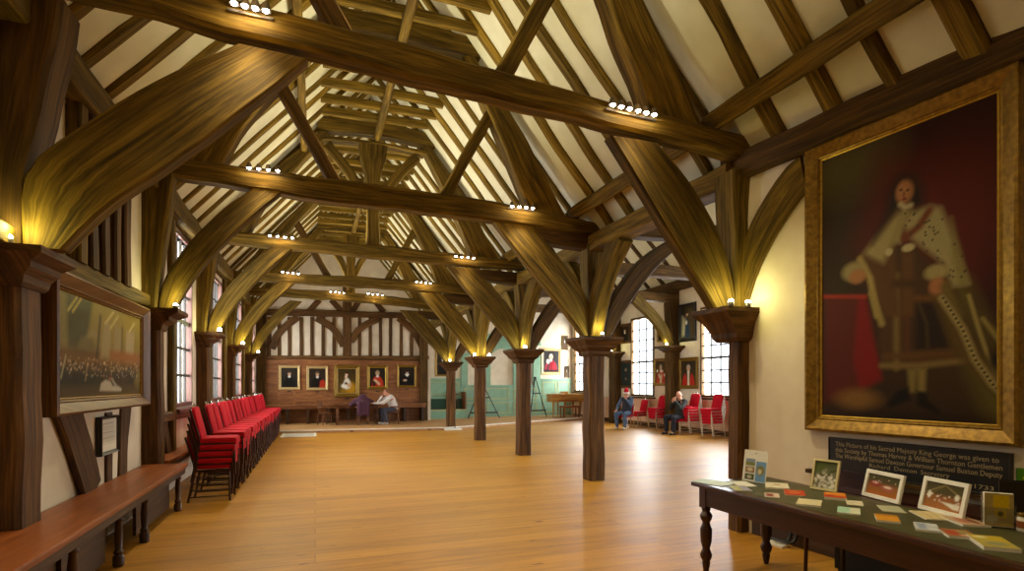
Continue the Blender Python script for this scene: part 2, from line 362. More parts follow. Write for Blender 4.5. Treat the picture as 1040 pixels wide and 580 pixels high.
# ------------------------------------------------------------ painted surfaces
def art_mesh(name, w, h, layers, base='#221812', nx=40, ny=50, mat=None, parent=None, loc=(0, 0, 0), grain=0.05, seed=1, tilt=0.0):
    rng = np.random.RandomState(seed)
    U, W_ = np.meshgrid(np.linspace(0, 1, nx), np.linspace(0, 1, ny)); P = np.stack([U.ravel(), W_.ravel()], 1)
    C = np.tile(np.array(lin(base)), (len(P), 1)).astype(float)
    asp = w/h
    def sd_poly(pts):
        pts = np.array(pts, float); Q = P*[asp, 1]; pp = pts*[asp, 1]
        ins = np.zeros(len(P), bool); dm = np.full(len(P), 9.0); m = len(pp)
        for i in range(m):
            a, b = pp[i], pp[(i+1) % m]; e = b-a; L2 = max((e*e).sum(), 1e-12)
            t = np.clip(((Q-a)@e)/L2, 0, 1); dm = np.minimum(dm, np.linalg.norm(Q-(a+t[:, None]*e), axis=1))
            c = (a[1] > Q[:, 1]) != (b[1] > Q[:, 1])
            xi = (b[0]-a[0])*(Q[:, 1]-a[1])/((b[1]-a[1]) if abs(b[1]-a[1]) > 1e-12 else 1e-12)+a[0]
            ins ^= c & (Q[:, 0] < xi)
        return np.where(ins, -dm, dm)
    for L in layers:
        k = L[0]
        if k == 'e':
            _, cx, cy, rx, ry, col, soft = L[:7]; an = L[7] if len(L) > 7 else 0
            dx = (P[:, 0]-cx)*asp; dy = P[:, 1]-cy; ca, sa = math.cos(an), math.sin(an)
            q = np.sqrt(((dx*ca+dy*sa)/(rx*asp))**2+((-dx*sa+dy*ca)/ry)**2)
            al = np.clip((1+soft-q)/(2*soft+1e-6), 0, 1)
        elif k == 'p':
            _, pts, col, soft = L; al = np.clip(0.5-sd_poly(pts)/(2*soft+1e-6), 0, 1)
        elif k == 'l':
            _, pts, wd, col, soft = L; Q = P*[asp, 1]; pp = np.array(pts, float)*[asp, 1]; dm = np.full(len(P), 9.0)
            for a, b in zip(pp, pp[1:]):
                e = b-a; t = np.clip(((Q-a)@e)/max((e*e).sum(), 1e-12), 0, 1); dm = np.minimum(dm, np.linalg.norm(Q-(a+t[:, None]*e), axis=1))
            al = np.clip(0.5-(dm-wd)/(2*soft+1e-6), 0, 1)
        elif k == 'g':       # vertical blend between two colours over the whole picture
            _, c0, c1, mixf = L; t = P[:, 1:2]; C = C*(1-mixf)+mixf*(np.array(lin(c0))*(1-t)+np.array(lin(c1))*t); continue
        elif k == 's':       # scatter of dabs inside a rectangle
            _, x0, x1, y0, y1, cnt, r, cols, soft = L
            for _i in range(cnt):
                cx, cy = rng.uniform(x0, x1), rng.uniform(y0, y1); col = cols[rng.randint(len(cols))]
                q = np.sqrt((((P[:, 0]-cx)*asp)/r)**2+((P[:, 1]-cy)/r)**2); a_ = np.clip((1+soft-q)/(2*soft+1e-6), 0, 1)[:, None]
                C = C*(1-a_)+a_*np.array(lin(col))
            continue
        C = C*(1-al[:, None])+al[:, None]*np.array(lin(col))
    if grain: C *= 1+grain*rng.randn(len(P), 1)
    C = np.clip(C, 0, 1)
    me = bpy.data.meshes.new(name); ct, st = math.cos(tilt), math.sin(tilt)
    vs = [((u-0.5)*w, 0.0, v*h) for u, v in P]
    fs = [(j*nx+i, j*nx+i+1, (j+1)*nx+i+1, (j+1)*nx+i) for j in range(ny-1) for i in range(nx-1)]
    me.from_pydata(vs, [], fs)
    ca = me.color_attributes.new('Col', 'FLOAT_COLOR', 'POINT')
    ca.data.foreach_set('color', np.c_[C, np.ones(len(C))].ravel().astype(np.float32))
    o = bpy.data.objects.new(name, me); COL.objects.link(o); o.data.materials.append(mat or CANVAS)
    o.location = loc
    if parent: o.parent = parent
    return o
def frame_bm(w, h, prof, z0=0.0):
    """mitred picture frame round a w x h opening whose bottom is at z0; prof = [(outward, y)]; faces -y"""
    bm = bmesh.new(); rings = []
    for o, y in prof:
        rings.append([bm.verts.new(c) for c in ((-w/2-o, y, z0-o), (w/2+o, y, z0-o), (w/2+o, y, z0+h+o), (-w/2-o, y, z0+h+o))])
    m = len(rings)
    for i in range(m):
        A, B = rings[i], rings[(i+1) % m]
        for k in range(4): bm.faces.new((A[k], A[(k+1) % 4], B[(k+1) % 4], B[k]))
    uv = bm.loops.layers.uv.verify()
    for f in bm.faces:
        for l in f.loops: l[uv].uv = (l.vert.co.x*0.5+l.vert.co.y*3, l.vert.co.z)
    return bm
def prof(fw, d): return [(0, -d*0.35), (fw*0.12, -d*0.55), (fw*0.2, -d*0.5), (fw*0.55, -d*0.8), (fw*0.8, -d), (fw*0.95, -d*0.9), (fw, -d*0.6), (fw, -0.002), (0, -0.002)]
def picture(name, label, loc, rz, W, Hh, fw, layers, fm, base='#221812', depth=0.05, nx=40, ny=50, group=None, glass=False, mat=None, cat='painting', plate=False, inner=None, seed=1, grain=0.05):
    """outer size W x Hh; loc = bottom centre on the wall; picture faces local -y"""
    t = thing(name, label, cat, loc, rz, group)
    w, h = W-2*fw, Hh-2*fw
    obj('frame', frame_bm(w, h, prof(fw, depth), fw), fm, t)
    if inner is not None:
        obj('inner_slip', frame_bm(w-0.03, h-0.03, [(0, -depth*0.32), (0.008, -depth*0.42), (0.016, -depth*0.36), (0.016, -depth*0.2), (0, -depth*0.2)], fw+0.015), inner, t)
    art_mesh('canvas', w+0.004, h+0.004, layers, base, nx, ny, mat or CANVAS, t, (0, -depth*0.28, fw-0.002), grain=grain, seed=seed)
    obj('back_board', bmbox(-w/2-fw*0.5, w/2+fw*0.5, -depth*0.2, -0.002, fw*0.5, Hh-fw*0.5), FRAMEB, t)
    if glass:
        bm = bmesh.new(); y = -depth*0.34; bm.faces.new([bm.verts.new(c) for c in ((-w/2, y, fw), (w/2, y, fw), (w/2, y, fw+h), (-w/2, y, fw+h))]); obj('glass', bm, PICGLASS, t)
    if plate:
        obj('name_plate', bmbox(-0.07, 0.07, -0.02, -0.002, -0.09, -0.05), FRAMEB, t)
    return t

# ============================================================ THE SETTING
T = [4.75, 8.1, 11.5, 15.0, 18.85]          # near faces of the five trusses
YB, YG = 22.6, 24.3                          # end wall of the nave / end wall of the side aisle
XL, XR = -2.06, 11.8                         # wall faces
ZL, ZR_, XC, ZC = 4.42, 4.10, 1.2, 8.0       # roof feet and ridge
XRF, XLF = 4.42, -1.98
def zr(x): return ZR_+(XRF-x)*(ZC-ZR_)/(XRF-XC)
def zl(x): return ZL+(x-XLF)*(ZC-ZL)/(XC-XLF)
bm = bmesh.new(); box(bm, -2.3, 12.1, -2.2, 24.6, -0.12, 0.0); struct(obj('floor', bm, FLOOR, base=False))
# raised boarded platform at the far end with its white nosing
DE = [(-2.06, 19.25), (4.35, 18.75), (11.8, 22.35)]
bm = bmesh.new()
lo = [bm.verts.new((x, y, 0.002)) for x, y in DE+[(11.8, 24.3), (-2.06, 24.3)]]; hi = [bm.verts.new((x, y, 0.1)) for x, y in DE+[(11.8, 24.3), (-2.06, 24.3)]]
bm.faces.new(hi); bm.faces.new(lo[::-1])
for k in range(5): bm.faces.new((lo[k], lo[(k+1) % 5], hi[(k+1) % 5], hi[k]))
pf = struct(obj('floor', bm, DAIS, base=False))
for (a, b) in zip(DE, DE[1:]):
    bm = bmesh.new(); d = (V((b[0], b[1], 0))-V((a[0], a[1], 0))).normalized(); n = V((-d.y, d.x, 0))
    A = V((a[0], a[1], 0.07)); B = V((b[0], b[1], 0.07))
    q = [A-n*0.02, B-n*0.02, B+n*0.06, A+n*0.06]
    v0 = [bm.verts.new(p) for p in q]; v1 = [bm.verts.new(p+V((0, 0, 0.036))) for p in q]
    bm.faces.new(v1); bm.faces.new(v0[::-1])
    for k in range(4): bm.faces.new((v0[k], v0[(k+1) % 4], v1[(k+1) % 4], v1[k]))
    obj('nosing', bm, NOSE, pf)
WL = [(9.75, 10.95, 1.3, 3.95), (13.0, 14.2, 1.3, 3.85), (16.6, 17.8, 1.3, 3.85), (20.3, 21.5, 1.3, 3.85)]
WR = [(9.8, 11.1, 1.25, 4.1), (13.45, 14.75, 1.25, 4.0), (17.45, 18.93, 1.2, 4.1), (22.75, 24.0, 1.3, 4.2)]
wl = struct(obj('wall_left', grid_wall(bmesh.new(), 'x', -2.3, 0.24, [-2.2, 24.5], [0, 4.2], WL), PLASTER, base=False))
wr = struct(obj('wall_right', grid_wall(bmesh.new(), 'x', XR, 0.26, [-2.2, 24.5], [0, 5.0], WR), PLASTER, base=False))
def gable(bm, y, th, pts):
    a = [bm.verts.new((x, y, z)) for x, z in pts]; b = [bm.verts.new((x, y+th, z)) for x, z in pts]
    bm.faces.new(a); bm.faces.new(b[::-1]); n = len(pts)
    for k in range(n): bm.faces.new((a[k], a[(k+1) % n], b[(k+1) % n], b[k]))
    return bm
NP = [(-2.3, 0), (4.35, 0), (4.35, 4.4), (XC, 8.3), (-2.3, 4.45)]
wb = struct(obj('wall_back', gable(bmesh.new(), YB, 0.2, NP), PLASTER, base=False))
struct(obj('wall_front', gable(bmesh.new(), -2.3, 0.2, [(-2.3, 0), (5.2, 0), (5.2, 4.2), (XC, 8.1), (-2.3, 4.3)]), PLASTER, base=False))
AP = [(4.2, 0), (12.05, 0), (12.05, 5.2), (8.2, 8.95), (4.2, 4.5)]
wg = struct(obj('wall_back_aisle', gable(bmesh.new(), YG, 0.2, AP), PLASTER, base=False))
struct(obj('wall_return', bmbox(4.35, 4.5, YB, YG, 0.1, 4.5), PLASTER, base=False))
# partition with the big portrait: leaves the first arcade post and bends slightly outwards
P0 = V((4.40, 4.95, 0)); dW = V((0.0971, -0.9953, 0)); nW = V((-0.9953, -0.0971, 0)); RZW = math.atan2(nW.x, -nW.y)
def PW(s, z=0, off=0.0): return P0+dW*s+nW*off+V((0, 0, z))
def wallbox(bm, s0, s1, o0, o1, z0, z1, bev=0):
    M = Matrix(((dW.x, nW.x, 0, P0.x), (dW.y, nW.y, 0, P0.y), (0, 0, 1, 0), (0, 0, 0, 1)))
    box(bm, s0, s1, o0, o1, z0, z1, bev, M); return bm
struct(obj('wall_partition', wallbox(bmesh.new(), 0, 7.2, -0.15, 0, 0, 3.95), PLASTER, base=False))
bb = struct(obj('baseboard_partition', uvbox(wallbox(bmesh.new(), 0.26, 7.1, 0, 0.03, 0, 0.2, 0.006)), BENCHD, base=False))
# roof plaster between the rafters
def slope(name, x0, z0, x1, z1, y0, y1):
    bm = bmesh.new(); n = V((-(z1-z0), 0, x1-x0)).normalized(); n = n if n.z > 0 else -n
    q = [V((x0, y0, z0)), V((x0, y1, z0)), V((x1, y1, z1)), V((x1, y0, z1))]
    a = [bm.verts.new(p+n*0.055) for p in q]; b = [bm.verts.new(p+n*0.2) for p in q]
    bm.faces.new(a); bm.faces.new(b[::-1])
    for k in range(4): bm.faces.new((a[k], a[(k+1) % 4], b[(k+1) % 4], b[k]))
    return struct(obj(name, bm, PLASTERR, base=False))
slope('ceiling', XLF-0.35, zl(XLF-0.35), XC+0.25, zl(XC+0.25), -2.2, YB)
slope('ceiling', XRF+0.1, zr(XRF+0.1), XC-0.25, zr(XC-0.25), 4.95, YB)
slope('ceiling', XRF+0.6, zr(XRF+0.6), XC-0.25, zr(XC-0.25), -2.2, 4.95)
AXC, AZC = 8.2, 8.6
ASL = (AZC-4.15)/(AXC-4.45)
slope('ceiling', 4.80, 4.15+.35*ASL, AXC+0.3, AZC+0.3, 0, YG)
struct(obj('ceiling_valley', bmbox(4.56, 4.9, 4.95, YG, 4.02, 4.62), PLASTERR, base=False))  # box added between the two roofs to keep sky light from leaking in
slope('ceiling', 12.0, 4.8, AXC-0.3, AZC+0.3, 0, YG)

# windows
def window_x(nm, X, side, w, frm, nv, nh, frame_d=0.08):
    y0, y1, z0, z1 = w; s = side        # s=+1: room lies at larger x
    t = struct(obj(nm, bmesh.new(), None)); t.location = (0, 0, 0)
    bm = bmesh.new(); fw = 0.07; xa, xb = sorted((X-s*0.07, X+s*0.035))
    for a in ((y0-fw*0.6, y0+fw*0.4, z0-fw, z1+fw), (y1-fw*0.4, y1+fw*0.6, z0-fw, z1+fw), (y0+fw*.4, y1-fw*.4, z0-fw, z0), (y0+fw*.4, y1-fw*.4, z1, z1+fw)): box(bm, xa, xb, a[0], a[1], a[2], a[3])
    obj('window_frame', uvbox(bm), frm, t)
    obj('window_sill', bmbox(min(X-s*0.05, X+s*0.12), max(X-s*0.05, X+s*0.12), y0-0.12, y1+0.12, z0-0.15, z0-0.09, 0.01), frm, t)
    bm = bmesh.new(); xc = X-s*0.02
    for i in range(1, nv):
        y = y0+(y1-y0)*i/nv; box(bm, xc-0.02, xc+0.02, y-0.022, y+0.022, z0, z1)
    for i in range(1, nh):
        z = z0+(z1-z0)*i/nh; k = 0.035 if i == nh//2 else 0.02; box(bm, xc-0.018, xc+0.018, y0, y1, z-k, z+k)
    obj('glazing_bars', bm, LEADM, t)
    bm = bmesh.new(); bm.faces.new([bm.verts.new(c) for c in ((xc, y0, z0), (xc, y1, z0), (xc, y1, z1), (xc, y0, z1))]); obj('pane', bm, GLASS, t)
    return t
for i, w in enumerate(WL): window_x('window_%d' % (i+1), XL, 1, w, WINFR, 4, 6)
for i, w in enumerate(WR): window_x('window_%d' % (i+5), XR, -1, w, OAKD, 3, 7)

# ---- timbers of the left wall (part of the wall)
obj('rail', beam(bmesh.new(), [(-2.02, 4.3, 2.62), (-2.02, 6.3, 2.60), (-2.02, 8.1, 2.66)], 0.16, 0.12, (1, 0, 0), amp=0.02), OAK, wl)
obj('recess_board', bmbox(-2.06, -2.045, 5.86, 7.3, 2.70, 4.06), OAKD, wl)
for y in (5.93, 6.2, 6.52, 6.85, 7.18):
    obj('mullion', beam(bmesh.new(), [(-2.0, y, 2.68), (-2.0, y+random.uniform(-.02, .02), 4.1)], random.uniform(.15, .2), 0.12, (1, 0, 0)), OAKD if y > 6 else OAK, wl)
obj('down_brace', beam(bmesh.new(), [(-2.03, 5.0, 2.3), (-2.03, 5.3, 1.95), (-2.03, 5.75, 1.45), (-2.03, 6.1, 1.0), (-2.03, 6.36, 0.55)], 0.42, 0.06, (1, 0, 0)), OAKP, wl)
obj('stud', beam(bmesh.new(), [(-2.05, 6.9, 0.5), (-2.05, 6.9, 1.3)], 0.17, 0.03, (1, 0, 0)), OAKP, wl)
obj('stud', beam(bmesh.new(), [(-2.05, 7.33, 0.5), (-2.05, 7.36, 0.9), (-2.05, 7.5, 1.5)], [0.26, 0.26, 0.36], 0.03, (1, 0, 0)), OAKP, wl)
obj('down_brace', beam(bmesh.new(), [(-2.03, 8.5, 2.3), (-2.03, 8.75, 1.5), (-2.03, 9.1, 0.9), (-2.03, 9.35, 0.5)], 0.24, 0.06, (1, 0, 0)), OAKP, wl)
for y in (9.5, 12.6, 14.6, 16.2, 18.2, 19.9):
    obj('stud', beam(bmesh.new(), [(-2.02, y, 0.5), (-2.02, y, 4.1)], 0.2, 0.08, (1, 0, 0)), OAK, wl)
for a, b in ((11.7, 14.9), (15.3, 18.7), (19.1, 22.5), (8.5, 11.4)):
    obj('rail', beam(bmesh.new(), [(-2.02, a, 1.12), (-2.02, b, 1.12)], 0.14, 0.09, (1, 0, 0)), OAKP, wl)

# ---- oak posts, left
def zs(x, pts):
    return float(np.interp(x, [p[0] for p in pts], [p[1] for p in pts]))
LX = [-1.93, -1.86, -1.86, -1.86, -1.86]
near = ['nearest', 'second', 'third', 'fourth', 'farthest']
for i, y in enumerate(T):
    t = thing('oak_post', f'{near[i]} oak wall post on the left side, capital with small lamp', 'post', (-2.0, y+0.17, 0), 0, 'oak posts along the left wall')
    dy = 0.34 if i == 0 else 0.24
    L = lambda pts: [V((x+2.0, -0.17, z)) for x, z in pts]
    bm = slab(bmesh.new(), L([(-2.12, 0), (-2.12, 2.36)]), L([(LX[i], 0), (LX[i]+.01, 1.2), (LX[i], 2.36)]), (0, 1, 0), dy, amp=0.02, ch=0.03); obj('shaft', bm, OAKP, t)
    up = [(LX[i]-.01, 2.52), (LX[i]-.02, 3.0), (-1.85, 3.4), (-1.76, 3.78), (-1.69, 4.34)] if i == 0 else [(LX[i]-.04, 2.52), (-1.86, 3.0), (-1.78, 3.6), (-1.70, 4.3)]
    bm = slab(bmesh.new(), L([(-2.12, 2.52), (-2.12, 4.34)]), L(up), (0, 1, 0), dy, amp=0.02, ch=0.03); obj('jowl', bm, OAK if i else OAKD, t)
    X0 = LX[i]; W2 = .17 if i == 0 else .24; cy_ = -.17+dy/2; h0 = dy/2
    bm = stackcap(bmesh.new(), [(-2.12, X0+.01, h0+.01, 2.28), (-2.12, X0+.03, h0+.03, 2.31), (-2.12, X0+.04, h0+.04, 2.36), (-2.12, X0+W2*.5, h0+W2*.4, 2.41), (-2.12, X0+W2*.55, h0+W2*.45, 2.45), (-2.12, X0+W2, h0+W2*.75, 2.50), (-2.12, X0+W2, h0+W2*.75, 2.55)], 2.0, cy_)
    obj('capital', bm, OAKP, t)
# ---- oak posts of the arcade
RXc = [4.40, 4.40, 4.43, 4.44, 4.50]
for i, y in enumerate(T):
    cx = RXc[i]
    t = thing('oak_post', f'{near[i]} free-standing oak arcade post with moulded capital' if i else 'nearest oak arcade post, built against the partition wall', 'post', (cx, y+0.18, 0), 0, 'oak posts of the arcade')
    hw = 0.145 if i else 0.11
    bm = slab(bmesh.new(), [V((-hw, -0.18, 0.0)), V((-hw, -0.18, 1.1)), V((-hw+.01, -0.18, 2.2))], [V((hw, -0.18, 0.0)), V((hw-.01, -0.18, 1.1)), V((hw, -0.18, 2.2))], (0, 1, 0), 0.29 if i else 0.2, ch=0.03, amp=0.018); obj('shaft', bm, OAKP, t)
    if i == 0: lv = [(-.16, .16, .16, 2.06), (-.19, .19, .19, 2.1), (-.2, .2, .2, 2.15), (-.27, .2, .22, 2.24), (-.29, .2, .23, 2.27), (-.40, .2, .28, 2.36), (-.40, .2, .28, 2.41)]
    else: lv = [(-.16, .16, .16, 2.06), (-.19, .19, .19, 2.09), (-.2, .2, .2, 2.14), (-.27, .27, .27, 2.2), (-.28, .28, .28, 2.23), (-.36, .36, .36, 2.32), (-.36, .36, .36, 2.37)]
    lv = [(a_-.0, b_, h_, z_) for a_, b_, h_, z_ in lv]
    obj('capital', stackcap(bmesh.new(), lv, 0, -0.035), OAKP, t)
    bm = slab(bmesh.new(), [V((-.12, -0.15, 2.38)), V((-.13, -0.15, 3.2)), V((-.2, -0.2, 3.9))], [V((.12, -0.15, 2.38)), V((.14, -0.15, 3.2)), V((.2, -0.2, 3.9))], (0, 1, 0), 0.32, amp=0.02); obj('jowl', bm, OAK, t)
    if i == 4: obj('foot_pad', bmbox(-.3, .3, -.45, .25, 0.001, 0.06, 0.01), NOSE, t)
# ---- posts of the right-hand wall
WPY = [5.6, 9.1, 12.45, 16.05, 19.9]
for i, y in enumerate(WPY):
    t = thing('oak_post', f'{["nearest", "second", "third", "fourth", "farthest"][i]} oak wall post between the windows of the right wall', 'post', (11.6, y, 0), 0, 'oak posts along the right wall')
    obj('shaft', slab(bmesh.new(), [V((-.2, -.17, 0)), V((-.2, -.17, 2.8))], [V((.2, -.17, 0)), V((.2, -.17, 2.8))], (0, 1, 0), 0.34, amp=0.02), OAKD, t)
    obj('capital', stackcap(bmesh.new(), [(-.2, .2, .2, 2.68), (-.26, .2, .26, 2.74), (-.42, .2, .45, 2.84), (-.42, .2, .45, 2.9)], 0, 0), OAKD, t)
    obj('jowl', slab(bmesh.new(), [V((-.17, -.15, 2.9)), V((-.28, -.15, 4.85))], [V((.2, -.15, 2.9)), V((.2, -.15, 4.85))], (0, 1, 0), 0.3), OAKD, t)

# ---- tie beams
TB = [([(-2.1, 4.46), (-1.31, 4.41), (-.22, 4.30), (1.23, 4.22), (3.28, 4.11), (4.5, 4.03)], [(-2.1, 4.70), (-.3, 4.58), (.97, 4.53), (2.64, 4.37), (4.5, 4.29)])]
g = ([(-2.1, 4.30), (-.9, 4.22), (.26, 4.15), (1.65, 4.15), (3.2, 4.10), (4.5, 4.05)], [(-2.1, 4.47), (-.92, 4.52), (.26, 4.47), (1.6, 4.47), (2.83, 4.42), (4.5, 4.25)])
TB += [g, ([(-2.1, 4.28), (0.2, 4.19), (4.5, 4.14)], [(-2.1, 4.45), (0.2, 4.47), (3.6, 4.37), (4.5, 4.35)]), ([(-2.1, 4.17), (1.5, 4.16), (4.5, 4.10)], [(-2.1, 4.38), (1.5, 4.44), (4.5, 4.36)]), ([(-2.1, 4.38), (1.2, 4.34), (4.5, 4.14)], [(-2.1, 4.62), (1.2, 4.64), (4.5, 4.42)])]
for i, y in enumerate(T):
    lo_, hi_ = TB[i]
    o = obj('tie_beam', slab(bmesh.new(), [V((x, y, z)) for x, z in lo_], [V((x, y, z)) for x, z in hi_], (0, 1, 0), 0.21 if i == 0 else 0.24, ch=0.03, amp=0.025), OAK)
    tag(o, f'{near[i]} long oak tie beam across the main nave, carrying small lamps', 'beam', 'tie beams of the main nave')
    if i:
        o = obj('bolster', slab(bmesh.new(), [V((3.3, y+.03, 4.02)), V((3.45, y+.03, 3.86)), V((4.5, y+.03, 3.82))], [V((3.3, y+.03, 4.1)), V((3.6, y+.03, 4.1)), V((4.5, y+.03, 4.08))], (0, 1, 0), 0.26), OAKD)
        tag(o, f'dark cushion timber under the arcade end of the {near[i]} tie beam', 'beam', 'cushion timbers under the tie beams')
    # tie beam of the side aisle
    p, q = V((4.5, y+.17, 4.25)), V((11.75, WPY[i], 4.55)); m = (p+q)/2+V((0, 0, .1)); dd = (q-p).normalized(); nn = V((-dd.y, dd.x, 0))
    o = obj('tie_beam', beam(bmesh.new(), [p, m, q], 0.3, 0.3, nn, amp=0.02), OAKD)
    tag(o, f'{near[i]} dark oak tie beam across the side aisle on the right', 'beam', 'tie beams of the side aisle')
    o = obj('arch_brace', beam(bmesh.new(), [V((11.45, WPY[i]-.12, 2.95)), V((10.9, WPY[i]-.16, 3.75)), V((9.9, WPY[i]-.28, 4.45))], 0.36, 0.2, nn), OAK)
    tag(o, f'oak brace from the {near[i]} right wall post up to the aisle tie beam', 'brace', 'aisle braces at the right wall')
    # braces nave side, left
    if i == 0:
        up_ = [(-1.93, 2.56), (-1.94, 3.12), (-1.65, 3.42), (-1.17, 3.84), (-.58, 4.26)]; dn_ = [(-1.69, 2.56), (-1.47, 2.86), (-.85, 3.42), (-.46, 3.80), (-.05, 4.24)]
    else:
        up_ = [(-1.90, 2.52), (-1.85, 2.91), (-1.55, 3.44), (-1.1, 3.97), (-.75, 4.26)]; dn_ = [(-1.73, 2.52), (-1.44, 3.07), (-.92, 3.72), (-.40, 4.24)]
    o = obj('arch_brace', slab(bmesh.new(), [V((x, y+.02, z)) for x, z in up_], [V((x, y+.02, z)) for x, z in dn_], (0, 1, 0), 0.16, ch=0.02), OAK)
    tag(o, f'broad curved oak brace from the {near[i]} left wall post to its tie beam', 'brace', 'arch braces on the left of the nave')
    if i == 0:
        lo2 = [(4.0, 2.41), (3.64, 2.87), (3.11, 3.57), (2.74, 4.05)]; hi2 = [(4.30, 2.41), (4.16, 3.07), (3.76, 3.65), (3.30, 4.05)]
    else:
        dx = RXc[i]-4.40
        lo2 = [(4.16+dx, 2.37), (3.98+dx, 2.62), (3.31+dx, 3.32), (2.62+dx, 4.11)]; hi2 = [(4.38+dx, 2.37), (4.28+dx, 2.98), (3.92+dx, 3.46), (3.26+dx, 4.11)]
    o = obj('arch_brace', slab(bmesh.new(), [V((x, y+.03, z)) for x, z in lo2], [V((x, y+.03, z)) for x, z in hi2], (0, 1, 0), 0.16, ch=0.02), OAK)
    tag(o, f'broad oak brace rising left from the {near[i]} arcade post to its tie beam', 'brace', 'arch braces on the right of the nave')
    if i:
        c = RXc[i]
        o = obj('arch_brace', slab(bmesh.new(), [V((c+.02, y+.05, 2.37)), V((c+.3, y+.05, 3.0)), V((c+.85, y+.06, 3.75)), V((c+1.6, y+.1, 4.2))], [V((c+.26, y+.05, 2.37)), V((c+.62, y+.05, 2.95)), V((c+1.25, y+.06, 3.72)), V((c+1.95, y+.1, 4.2))], (0, 1, 0), 0.24, ch=0.02), OAKD)
        tag(o, f'dark curved brace rising right from the {near[i]} arcade post over the aisle', 'brace', 'aisle braces at the arcade')
    # braces along the arcade
    c = RXc[i]-0.02 if i else 4.3
    yy = y+.18
    pts = [(yy-.1, 2.39), (yy-.2, 2.85), (yy-.5, 3.4), (yy-1.0, 3.85)]
    if i == 0:
        SW = lambda x_, y_: (lambda p: V((p.x, p.y, p.z)))(onP(x_, y_, (P0.x, P0.y), (P0.x+dW.x, P0.y+dW.y)))
        bmq = slab(bmesh.new(), [SW(746, 306), SW(752, 265), SW(764, 225), SW(797, 172), SW(815, 158)], [SW(762, 306), SW(772, 275), SW(787, 243), SW(808, 212), SW(822, 194)], nW, .045, amp=.01)
    else: bmq = beam(bmesh.new(), [V((c, a, b)) for a, b in pts], [.2, .3, .32, .32], 0.24, (1, 0, 0))
    tag(obj('arch_brace', bmq, OAK), f'curved oak brace from the {near[i]} arcade post towards the camera, under the arcade plate', 'brace', 'longitudinal braces of the arcade')
    pts = [(yy+.1, 2.39), (yy+.2, 2.85), (yy+.5, 3.4), (yy+1.0, 3.85)]
    tag(obj('arch_brace', beam(bmesh.new(), [V((c, a, b)) for a, b in pts], [.2, .28, .3, .3], 0.22, (1, 0, 0)), OAK), f'curved oak brace from the {near[i]} arcade post away from the camera, under the arcade plate', 'brace', 'longitudinal braces of the arcade')

# ---- plates and purlins
tag(obj('wall_plate', beam(bmesh.new(), [(-1.98, -2, 4.27), (-1.98, 6, 4.25), (-1.98, 12, 4.2), (-1.98, YB, 4.2)], 0.30, 0.22, (1, 0, 0), amp=0.02), OAK), 'long oak wall plate along the top of the left wall', 'beam')
tag(obj('wall_plate', beam(bmesh.new(), [(4.38, 4.9, 3.90), (4.38, 12, 3.94), (4.38, YB, 3.95)], 0.26, 0.3, (1, 0, 0), amp=0.02), OAK), 'long oak arcade plate resting on the free-standing posts', 'beam')
tag(obj('wall_plate', beam(bmesh.new(), [PW(-.1, 3.97, -.02), PW(3, 3.97, -.02), PW(6.9, 3.97, -.02)], 0.28, 0.26, nW, amp=0.02), OAKD), 'dark oak wall plate above the large gilt framed portrait', 'beam')
tag(obj('wall_plate', beam(bmesh.new(), [(11.7, 0, 4.98), (11.7, 12, 5.0), (11.7, YG, 4.9)], 0.32, 0.24, (1, 0, 0)), OAKD), 'dark oak wall plate along the top of the right windowed wall', 'beam')
for k, (a, b) in enumerate([(-1.5, 4.9), (4.95, 8.3), (8.35, 11.7), (11.75, 15.2), (15.25, 19.0), (19.05, 22.5)]):
    o = obj('purlin', beam(bmesh.new(), [(4.05, a, 4.40), (4.03, (a+b)/2, 4.41), (4.05, b, 4.44)], 0.2, 0.18, (1, 0, 0.8)), OAK)
    tag(o, f'{ORD[k]} length of oak purlin from the camera, low on the right roof slope', 'beam', 'low purlins on the right roof slope')
for k, (a, b) in enumerate([(1.0, 8.2), (8.25, 15.2), (15.25, 22.5)]):
    o = obj('collar_purlin', beam(bmesh.new(), [(1.2, a, 6.64), (1.2, b, 6.62)], 0.14, 0.13, (1, 0, 0), wob=0.02, ch=0.045), OAK)
    tag(o, f'{ORD[k]} length of rounded oak collar purlin from the camera, under the collars', 'beam', 'collar purlins under the ridge')
tag(obj('side_purlin', beam(bmesh.new(), [(-.22, 5.0, 6.3), (-.2, 9, 6.3), (-.2, 12.0, 6.2)], 0.12, 0.12, (1, 0, 0), wob=0.02), OAK), 'slender pale oak side purlin high on the left roof slope', 'beam')

